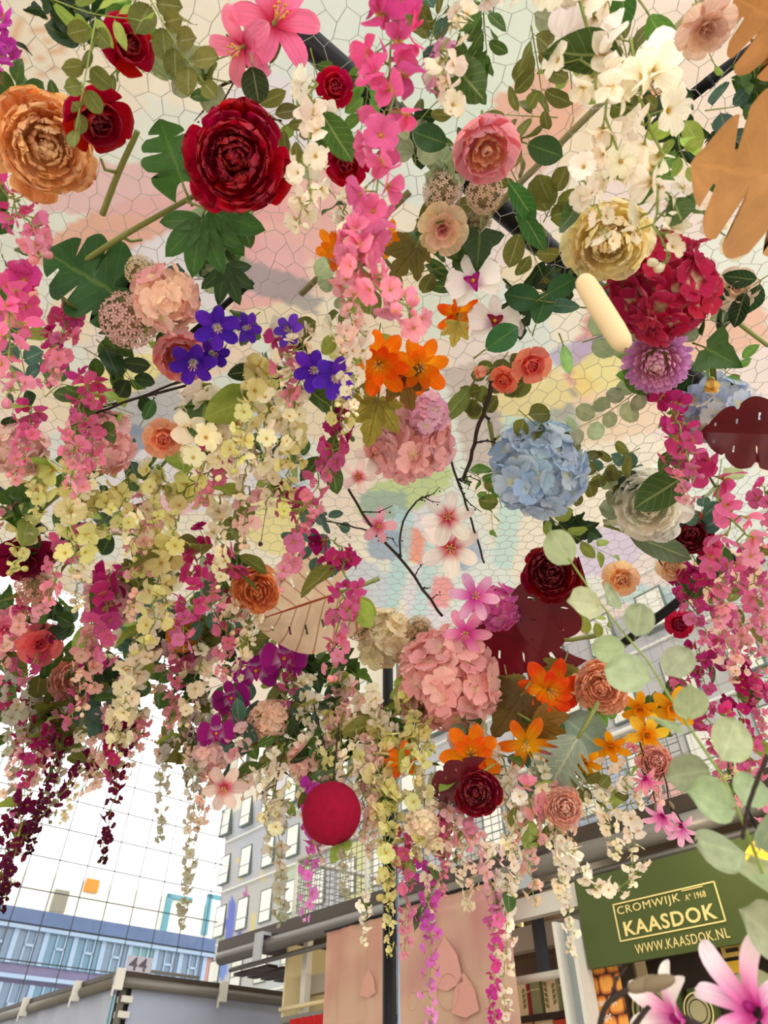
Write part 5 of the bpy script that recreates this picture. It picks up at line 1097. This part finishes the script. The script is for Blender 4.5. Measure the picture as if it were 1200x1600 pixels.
for x, y, l, a, c, k, ph in ((650, 385, 66, 215, '#6e6428', 'maple', 'olive brown maple leaf behind the large pink wisteria'), (628, 585, 64, 165, '#7c5a1e', 'maple', 'brown maple leaf over the two orange lilies'), (590, 625, 80, 190, '#a89c3c', 'maple', 'yellow olive maple leaf below the left orange lily'), (715, 505, 40, 190, '#b8a84c', 'maple', 'pale olive maple leaf under the flame orange lily'),
    (815, 1085, 85, 215, '#6a5424', 'maple', 'brown maple leaf below the rose pink hydrangea'), (835, 1130, 70, 120, '#8a6420', 'maple', 'golden brown maple leaf above the swept orange lily'), (880, 1040, 60, 200, '#8c8a3c', 'maple', 'olive maple leaf by the red orange lily'), (792, 1060, 55, 170, '#7a6a2c', 'maple', 'olive brown maple leaf left of the red orange lily'),
    (330, 330, 95, 115, '#3c6a28', 'palm', 'green five fingered leaf below the crimson peony'), (315, 345, 90, 195, '#3a622a', 'palm', 'green five fingered leaf pointing down below the crimson peony'), (350, 420, 60, 150, '#2c4a22', 'palm', 'dark five fingered leaf above the upper violet flower'), (1105, 545, 60, 120, '#3a5a26', 'ivy', 'green ivy leaf above the blue and white hydrangea'), (395, 105, 52, 175, '#2f4020', 'round', 'single dark round leaf above the crimson peony'),
    (1105, 300, 60, 150, '#2f5a2c', 'ivy', 'dark green leaf below the tan leaf'), (225, 655, 36, 30, '#3f7038', 'rose', 'green rose leaf left of the peach rose'), (330, 900, 40, 170, '#55644a', 'round', 'grey green round leaf hanging near the orange camellia')):
    bigleaf('maple_leaf' if k == 'maple' else 'palmate_leaf' if k == 'palm' else 'single_leaf', x, y, l, canopy(x, y, .12), a, rnd.uniform(-.2, .2), rnd.uniform(-.2, .2), L_(c), lm(k), ph)

# cream felt rod, burgundy ball, hanging bead
p0, p1 = at_d(908, 432, .95), at_d(978, 545, .9); R = root_at('felt_rod', p0); b = MB(); n = 10; dd = (p1-p0)
pr = [(p0 + dd*t, .0152*max(.02, (1-abs(2*t-1)**9))**.5) for t in [0, .015, .04, .1, .25, .5, .75, .9, .96, .985, 1]]
ax_ = dd.normalized(); ex = ax_.orthogonal().normalized(); ey = ax_.cross(ex)
b.grid(lambda u, v: (lambda q, r: q + ex*(r*math.cos(PI*u)) + ey*(r*math.sin(PI*u)))(*pr[min(10, int(round(v*10)))]), 14, 10); hpart(R, 'rod', b, M['tube'], True)
b = MB(); b.tube([p0, p0.lerp(at_d(904, 424, 1.25), .5), at_d(902, 420, 1.6)], .003, 5); hpart(R, 'stalk', b, M['thick'], True)
item(R, 'thick cream felt rod hanging close beside the crimson hydrangea', 'rod', 945, 490, 'the cream felt rod')
pos, t = at_c(518, 1270, .2); R = root_at('felt_ball', pos); b = MB(); b.ball(pos, 46*t/F, 28, 20, f=lambda d: 1+.02*math.sin(17*d.x+3)*math.sin(15*d.y)*math.cos(13*d.z)); hpart(R, 'ball', b, M['felt'], True)
b = MB(); b.tube([pos+Vector((0, 0, 44*t/F)), pos+Vector((.01, 0, .3))], .003, 5); hpart(R, 'loop', b, M['twig']); item(R, 'burgundy felt ball hanging under the canopy edge', 'ball', 518, 1270, 'the burgundy ball')
for x, y, y0, ph in ((407, 850, 780, 'small black bead on a thread above the orange peony'), (297, 1148, 1100, 'dark berry on a thread left of the lowest purple orchid')):
    pos, t = at_c(x, y, .12); R = root_at('bead', pos); b = MB(); b.ball(pos, 4*t/F, 8, 6); hpart(R, 'bead', b, M['berry'], True); b = MB(); b.tube([pos, pos+Vector((0, 0, .16))], .0012, 4); hpart(R, 'thread', b, M['twig']); item(R, ph, 'bead', x, y)

# ------------------------------------------------------------------ wisteria
def hang(px, py, tx, ty, off=.04):
    pos, t = at_c(px, py, off); best = None
    for i in range(4, 130):
        q = pos - Vector((0, 0, .01*i)); x, y, d = project(q)
        if d < .3: break
        best = d
        if y >= ty: break
    p1 = at_d(tx, ty, best); return [pos, pos.lerp(p1, .5) + Vector((rnd.gauss(0, .008), rnd.gauss(0, .008), 0)), p1], t
COLN = dict(pink='pink', magenta='magenta', deep='deep magenta', hot='hot pink', pale='pale pink', cream='cream', lime='lime yellow', white='white', blush='blush', silhouetted='wine dark', mauve='mauve', silver='silvery', two='white and pink')
SIZE = [(60, 'short'), (120, 'medium'), (190, 'long'), (9999, 'very long')]
def wi(pts, W, pal, leaves=2, dens=1.0, phrase=None, short=None, lc='mid', off=.04):
    if len(pts[0]) == 3:
        P3 = [at_d(*q) for q in pts]; wm = W*pts[0][2]/F; mid = pts[len(pts)//2]
    else:
        P3, t = hang(pts[0][0], pts[0][1], pts[-1][0], pts[-1][1], off); wm = W*t/F; mid = ((pts[0][0]+pts[-1][0])/2, (pts[0][1]+pts[-1][1])/2)
    R = wisteria(P3, wm, pal, leaves, dens, lc)
    L = math.hypot(pts[-1][0]-pts[0][0], pts[-1][1]-pts[0][1])
    if phrase is None: phrase = next(n for m, n in SIZE if L < m) + ' ' + COLN[pal] + ' wisteria raceme'
    item(R, phrase, 'wisteria', mid[0], mid[1], short); return R
wi([(615, -60, .95), (612, 130, .93), (580, 330, .9), (562, 410, .88), (650, 510, .86)], 112, 'hot', 0, 1.7, 'large hot pink wisteria raceme hanging close to the camera', 'the large pink wisteria')
wi([(488, 125, 1.1), (482, 240, 1.08), (468, 350, 1.05)], 92, 'white', 1, 1.2, 'ivory wisteria raceme right of the crimson peony', 'the ivory wisteria')
for pts, W, ph in (([(880, -40, 1.0), (925, 120, .98), (965, 280, .95)], 135, 'big ivory wisteria raceme, left of the upper right group'), ([(985, 60, .98), (1020, 240, .96), (1040, 410, .94)], 135, 'big ivory wisteria raceme, middle of the upper right group'), ([(905, 265, 1.0), (930, 320, .98), (950, 375, .96)], 80, 'ivory wisteria raceme over the pale yellow peony'), ([(1040, 300, .95), (1110, 350, .94), (1160, 385, .93)], 85, 'ivory wisteria raceme reaching under the tan leaf'), ([(700, 60, 1.0), (692, 110, .98), (705, 165, .97)], 100, 'loose ivory wisteria blossoms left of the cupped pink rose'), ([(790, -30, 1.0), (735, 10, 1.0), (720, 50, 1.0)], 80, 'ivory wisteria blossoms at the top edge')):
    wi(pts, W, 'white', 1, 1.2 if W > 100 else 1.0, ph)
wi([(525, 310), (548, 385)], 62, 'white', 1, 1)
WL = '''8 300 60 400 80 pink|20 430 10 610 92 hot|110 480 92 590 62 pink|140 590 108 765 70 pink|50 640 18 745 56 pink|150 640 130 760 60 hot|85 520 70 600 50 magenta
100 735 110 880 86 lime|40 790 15 890 62 lime|205 735 190 830 66 lime|330 605 300 720 104 cream|300 740 270 850 84 lime|262 830 225 1010 80 lime|240 930 200 1120 70 cream|160 760 150 850 70 lime|360 640 350 740 80 cream
420 590 405 720 96 cream|470 590 450 690 70 cream|440 530 452 620 66 pink|540 420 532 540 60 blush|560 500 552 640 58 white|530 640 512 740 66 magenta|520 700 478 810 62 pink|480 770 440 910 66 pink|525 840 548 970 80 magenta|535 930 520 1060 66 pink|455 760 440 800 50 magenta
320 840 285 1010 62 magenta|170 890 165 1030 76 magenta|375 860 330 960 66 pink|290 1000 265 1130 46 pink|345 770 345 910 60 cream|150 960 130 1110 56 blush|210 1000 180 1170 66 cream|360 930 350 1060 50 pink|395 960 370 1060 46 cream
265 870 250 960 60 cream|130 850 120 950 50 cream|230 780 225 860 56 blush|390 760 380 850 60 pale|420 690 415 800 56 white|250 740 240 820 50 lime|60 730 60 800 50 lime
60 1090 15 1270 44 silver|70 1130 25 1300 40 magenta|50 1240 8 1400 46 wine|150 1180 40 1310 40 wine|200 1120 160 1345 40 wine|310 1150 285 1445 36 silver|270 1150 250 1310 34 silver|120 1090 75 1280 36 silver|190 1120 175 1220 44 deep|30 1050 10 1180 50 silver|345 1150 310 1290 44 blush|100 1150 45 1330 34 wine|20 1280 0 1420 40 wine
1030 600 1085 750 82 magenta|1095 720 1165 870 112 hot|1130 850 1125 970 60 pink|1170 860 1192 980 60 pink|1095 1010 1100 1115 50 magenta|1155 1040 1160 1190 56 deep|1140 1110 1200 1290 66 hot|1060 690 1075 780 60 pink|1195 760 1205 860 60 pink|1160 960 1150 1060 50 blush|1185 1060 1195 1160 40 pink
493 1230 478 1435 44 mauve|420 1190 418 1300 62 cream|435 1240 440 1440 48 silver|470 1150 470 1250 60 cream|600 1130 604 1400 66 lime|604 1360 608 1492 30 lime|570 1120 565 1300 60 cream|650 1130 650 1340 60 lime|668 1230 670 1430 52 cream|545 1180 540 1330 46 cream|632 1300 632 1495 40 pink|664 1350 672 1600 44 mauve|695 1280 690 1395 38 pink|765 1310 772 1600 46 two|795 1370 785 1610 44 white|568 1390 570 1475 30 white|715 1290 735 1420 36 cream
535 1060 532 1180 50 pale|560 1060 555 1180 56 cream|590 1090 590 1220 50 cream|700 1250 700 1340 50 pale|830 1230 838 1410 56 blush|812 1240 800 1400 44 white|880 1310 893 1490 40 white|975 1200 985 1370 56 white|870 1280 872 1400 46 cream|940 1190 950 1290 36 cream|520 1160 515 1240 44 pale|455 1060 450 1170 56 cream|500 1090 498 1210 50 white|385 1110 380 1240 56 pale|330 1090 322 1200 46 cream|300 1080 296 1190 40 pale|640 1080 640 1190 56 lime|740 1290 742 1390 40 pale|610 1230 600 1330 50 lime|580 1220 575 1340 40 pale|535 1290 538 1400 36 silver'''
for line in WL.split('\n'):
    for it in line.split('|'):
        x, y, x1, y1, W, pal = it.split(); wi([(float(x), float(y)), (float(x1), float(y1))], float(W)*1.0, pal, rnd.choice((1, 1, 2)), 1.0, None, None, rnd.choice(('mid', 'olive', 'lime')), rnd.uniform(.02, .12))
wi([(885, 1330, 1.5), (925, 1378, 1.5), (962, 1392, 1.5), (1005, 1350, 1.5)], 52, 'white', 0, .9, 'white wisteria raceme curling up before the green sign', 'the curling white wisteria')

# ------------------------------------------------------------------ eucalyptus and leaf sprays
KN = dict(round='eucalyptus sprig', rose='rose leaf spray', dark='dark leaf spray', long='narrow leaf spray', ivy='ivy spray')
CN = dict(dark='dark green', mid='mid green', lime='lime green', olive='olive', silver='silver green', teal='blue green', bright='bright green')
def sp(pts, kind, n, size_px, colkey, phrase=None, short=None, opp=True, off=.06, name=None, ang=.9, tap=.35, stem='stem', sr=.0016):
    if len(pts[0]) == 3: P3 = [at_d(*q) for q in pts]; t = pts[0][2]
    else: P3 = cb(pts, off); t = canopy(pts[0][0], pts[0][1], off)
    R = sprig(P3, kind, n, size_px*t/F, colkey, name or ('eucalyptus_sprig' if kind == 'round' else 'leaf_spray'), opp, tap, ang, stem, sr)
    m = pts[len(pts)//2]; item(R, phrase or (CN[colkey]+' '+KN[kind]), 'foliage', m[0], m[1], short); return R
sp([(1240, 1650, .62), (1240, 1520, .63), (1205, 1400, .65), (1170, 1310, .67), (1130, 1215, .69), (1065, 1120, .72), (1010, 1030, .75), (950, 960, .78), (888, 872, .8)], 'round', 11, 88, 'silver', 'large silver green eucalyptus branch close to the camera', 'the close eucalyptus branch', True, .06, 'eucalyptus_branch', 1.1, .15, 'stem', .0022)
sp([(230, -10, 1.1), (270, 60, 1.08), (320, 130, 1.06)], 'round', 5, 52, 'olive', 'olive eucalyptus sprig above the crimson peony')
sp([(150, 30, 1.0), (135, 110, .98), (118, 205, .96)], 'round', 6, 40, 'olive', 'slim olive eucalyptus tip crossing the dark red rose')
sp([(60, -10, 1.1), (140, 20, 1.1), (210, 30, 1.08)], 'long', 5, 60, 'lime', 'lime narrow leaf spray in the upper left corner')
sp([(910, 535), (990, 512), (1110, 500)], 'round', 6, 46, 'silver', 'silver eucalyptus sprig above the lilac chrysanthemum')
sp([(810, 640), (880, 700), (960, 760)], 'round', 7, 40, 'olive', 'olive eucalyptus sprig over the powder blue hydrangea')
sp([(1010, 600), (940, 650), (850, 690)], 'round', 7, 38, 'silver', 'silver eucalyptus sprig below the lilac chrysanthemum')
sp([(1000, 700), (930, 740), (890, 780)], 'round', 6, 34, 'olive', 'olive eucalyptus sprig right of the powder blue hydrangea')
sp([(720, 730), (760, 760), (770, 830)], 'rose', 5, 36, 'bright', 'bright green leaf spray left of the powder blue hydrangea')
sp([(850, 800), (900, 840), (960, 870)], 'rose', 5, 42, 'lime', 'lime rose leaf spray under the powder blue hydrangea')
sp([(700, 1000), (710, 1040), (760, 1060)], 'round', 5, 40, 'olive', 'olive eucalyptus sprig on the rose pink hydrangea')
sp([(90, 930), (85, 990), (130, 1080)], 'round', 6, 42, 'mid', 'green eucalyptus sprig right of the coral camellia')
sp([(60, 1040), (80, 1080), (100, 1140)], 'round', 5, 40, 'olive', 'olive eucalyptus sprig below the coral camellia')
sp([(300, 880), (325, 910), (350, 1000)], 'round', 4, 36, 'silver', 'grey eucalyptus sprig beside the orange camellia')
sp([(150, 530), (190, 570), (220, 620)], 'dark', 4, 52, 'dark', 'dark leaf spray below the brown scabiosa')
sp([(70, 620), (100, 600), (130, 620)], 'rose', 4, 46, 'mid', 'rose leaf spray among the pink wisteria at the left')
sp([(880, 1175), (905, 1220), (960, 1240)], 'round', 5, 34, 'olive', 'olive eucalyptus sprig below the lowest daffodil')
sp([(1070, 170, 1.1), (1060, 220, 1.1), (1075, 260, 1.08)], 'rose', 4, 48, 'lime', 'lime leaf spray left of the tan leaf')
sp([(830, 40), (840, 100), (850, 170)], 'rose', 5, 60, 'olive', 'olive leaf spray left of the big ivory wisteria')
sp([(1200, 430), (1140, 470), (1090, 500)], 'rose', 6, 56, 'dark', 'dark rose leaf spray at the right edge above the crimson hydrangea')
rf = random.Random(23)
HOLES = [(480, 735, 770, 965), (880, 530, 1000, 745), (100, 290, 290, 420), (370, 330, 520, 470), (0, 20, 110, 150), (660, 0, 760, 60), (1060, 0, 1200, 130), (330, 690, 450, 830), (560, 600, 760, 760), (770, 820, 860, 900), (0, 1160, 360, 1600), (960, 900, 1060, 1000), (1060, 960, 1200, 1180)]
cnt = 0; tries = 0
while cnt < 160 and tries < 4000:
    tries += 1
    x, y = rf.uniform(-10, 1210), rf.uniform(-20, 1290)
    if y > 1290 - (0 if 520 < x < 900 else 60) or any(a < x < c and b_ < y < d for a, b_, c, d in HOLES): continue
    if x < 360 and y > 1130: continue
    a = rf.uniform(0, 2*PI); l = rf.uniform(45, 95) * (1 if y > 500 else 1.2)
    kind = rf.choice(('rose', 'rose', 'round', 'dark', 'long', 'ivy', 'round'))
    colk = rf.choice(dict(rose=('mid', 'lime', 'bright', 'olive'), round=('silver', 'olive', 'teal'), dark=('dark', 'mid'), long=('lime', 'mid', 'olive'), ivy=('dark', 'mid'))[kind])
    dx, dy = math.cos(a)*l, math.sin(a)*l + 18
    sp([(x, y), (x+dx*.5+rf.uniform(-8, 8), y+dy*.5), (x+dx, y+dy)], kind, rf.randint(3, 5), rf.uniform(34, 52)*(1.15 if y < 500 else .9), colk, None, None, rf.random() < .7, rf.uniform(0, .07)); cnt += 1
for i in range(34):
    x, y = rf.uniform(0, 470), rf.uniform(840, 1150); a = rf.uniform(0, 2*PI); l = rf.uniform(40, 75); kind = rf.choice(('dark', 'round', 'ivy', 'rose'))
    sp([(x, y), (x+math.cos(a)*l*.5, y+math.sin(a)*l*.5+8), (x+math.cos(a)*l, y+math.sin(a)*l+20)], kind, rf.randint(3, 5), rf.uniform(34, 46), rf.choice(('dark', 'mid', 'olive', 'teal')), None, None, True, rf.uniform(.0, .1))
# filler racemes behind the listed ones
ZN = [(0, 560, 420, 900, 9, 'pink cream blush pink lime', 60), (0, 880, 460, 1100, 18, 'pink cream pale magenta cream blush', 54), (380, 1040, 620, 1210, 14, 'cream white pale blush lime', 48), (560, 1090, 820, 1230, 14, 'lime cream pale white pink', 48), (800, 1150, 1000, 1260, 7, 'white pale blush cream', 44), (1030, 760, 1200, 1120, 9, 'pink magenta blush pink', 54), (0, 1040, 350, 1150, 12, 'silver pale cream blush deep', 44), (0, 10, 20, 70, 2, 'mauve pink', 50), (380, 500, 560, 700, 6, 'cream lime pink white', 60)]
for x0, y0, x1, y1, n, pals, W in ZN:
    for i in range(n):
        x, y = rf.uniform(x0, x1), rf.uniform(y0, y1); l = rf.uniform(70, 160); k = (x-608)/(y+350)
        wi([(x, y), (x + k*l + rf.uniform(-10, 10), y + l)], W*rf.uniform(.8, 1.15), rf.choice(pals.split()), 1, .9, None, None, rf.choice(('mid', 'lime', 'olive', 'dark')), rf.uniform(0, .08))

# ------------------------------------------------------------------ labels that single each thing out
def set_labels():
    marks = [(x, y, s) for (_, _, _, x, y, s) in ITEMS if s]; used = {}
    def rel(px, py, mx, my):
        dx, dy = px-mx, py-my; d = math.hypot(dx, dy)
        w_ = ('right of' if dx > 0 else 'left of') if abs(dx) > abs(dy) else ('below' if dy > 0 else 'above')
        return ('close ' if d < 45 else 'far ' if d > 170 else '') + w_
    base = {}
    for it in ITEMS: base[it[1]] = base.get(it[1], 0) + 1
    for it in ITEMS:
        if base[it[1]] == 1 and len(it[1].split()) >= 4: it[0]['label'] = it[1]; used[it[1]] = 1
    for o, ph, cat, px, py, s in ITEMS:
        if o.get('label'): continue
        near = sorted(marks, key=lambda m: math.hypot(px-m[0], py-m[1]))[:7]; cands = []
        for m in near: cands.append('%s %s %s' % (ph, rel(px, py, m[0], m[1]), m[2]))
        for i in range(5):
            for j in range(i+1, 6): cands.append('%s %s %s and %s %s' % (ph, rel(px, py, *near[i][:2]), near[i][2], rel(px, py, *near[j][:2]), near[j][2]))
        for c in cands:
            if c not in used and len(c.split()) <= 16: used[c] = 1; o['label'] = c; break
        else: o['label'] = cands[0]
    grp = dict(wisteria='wisteria racemes hanging from the netting', foliage='leaf sprays woven into the netting')
    for o, ph, cat, *_ in ITEMS:
        if cat in grp: o['group'] = grp[cat]
set_labels()
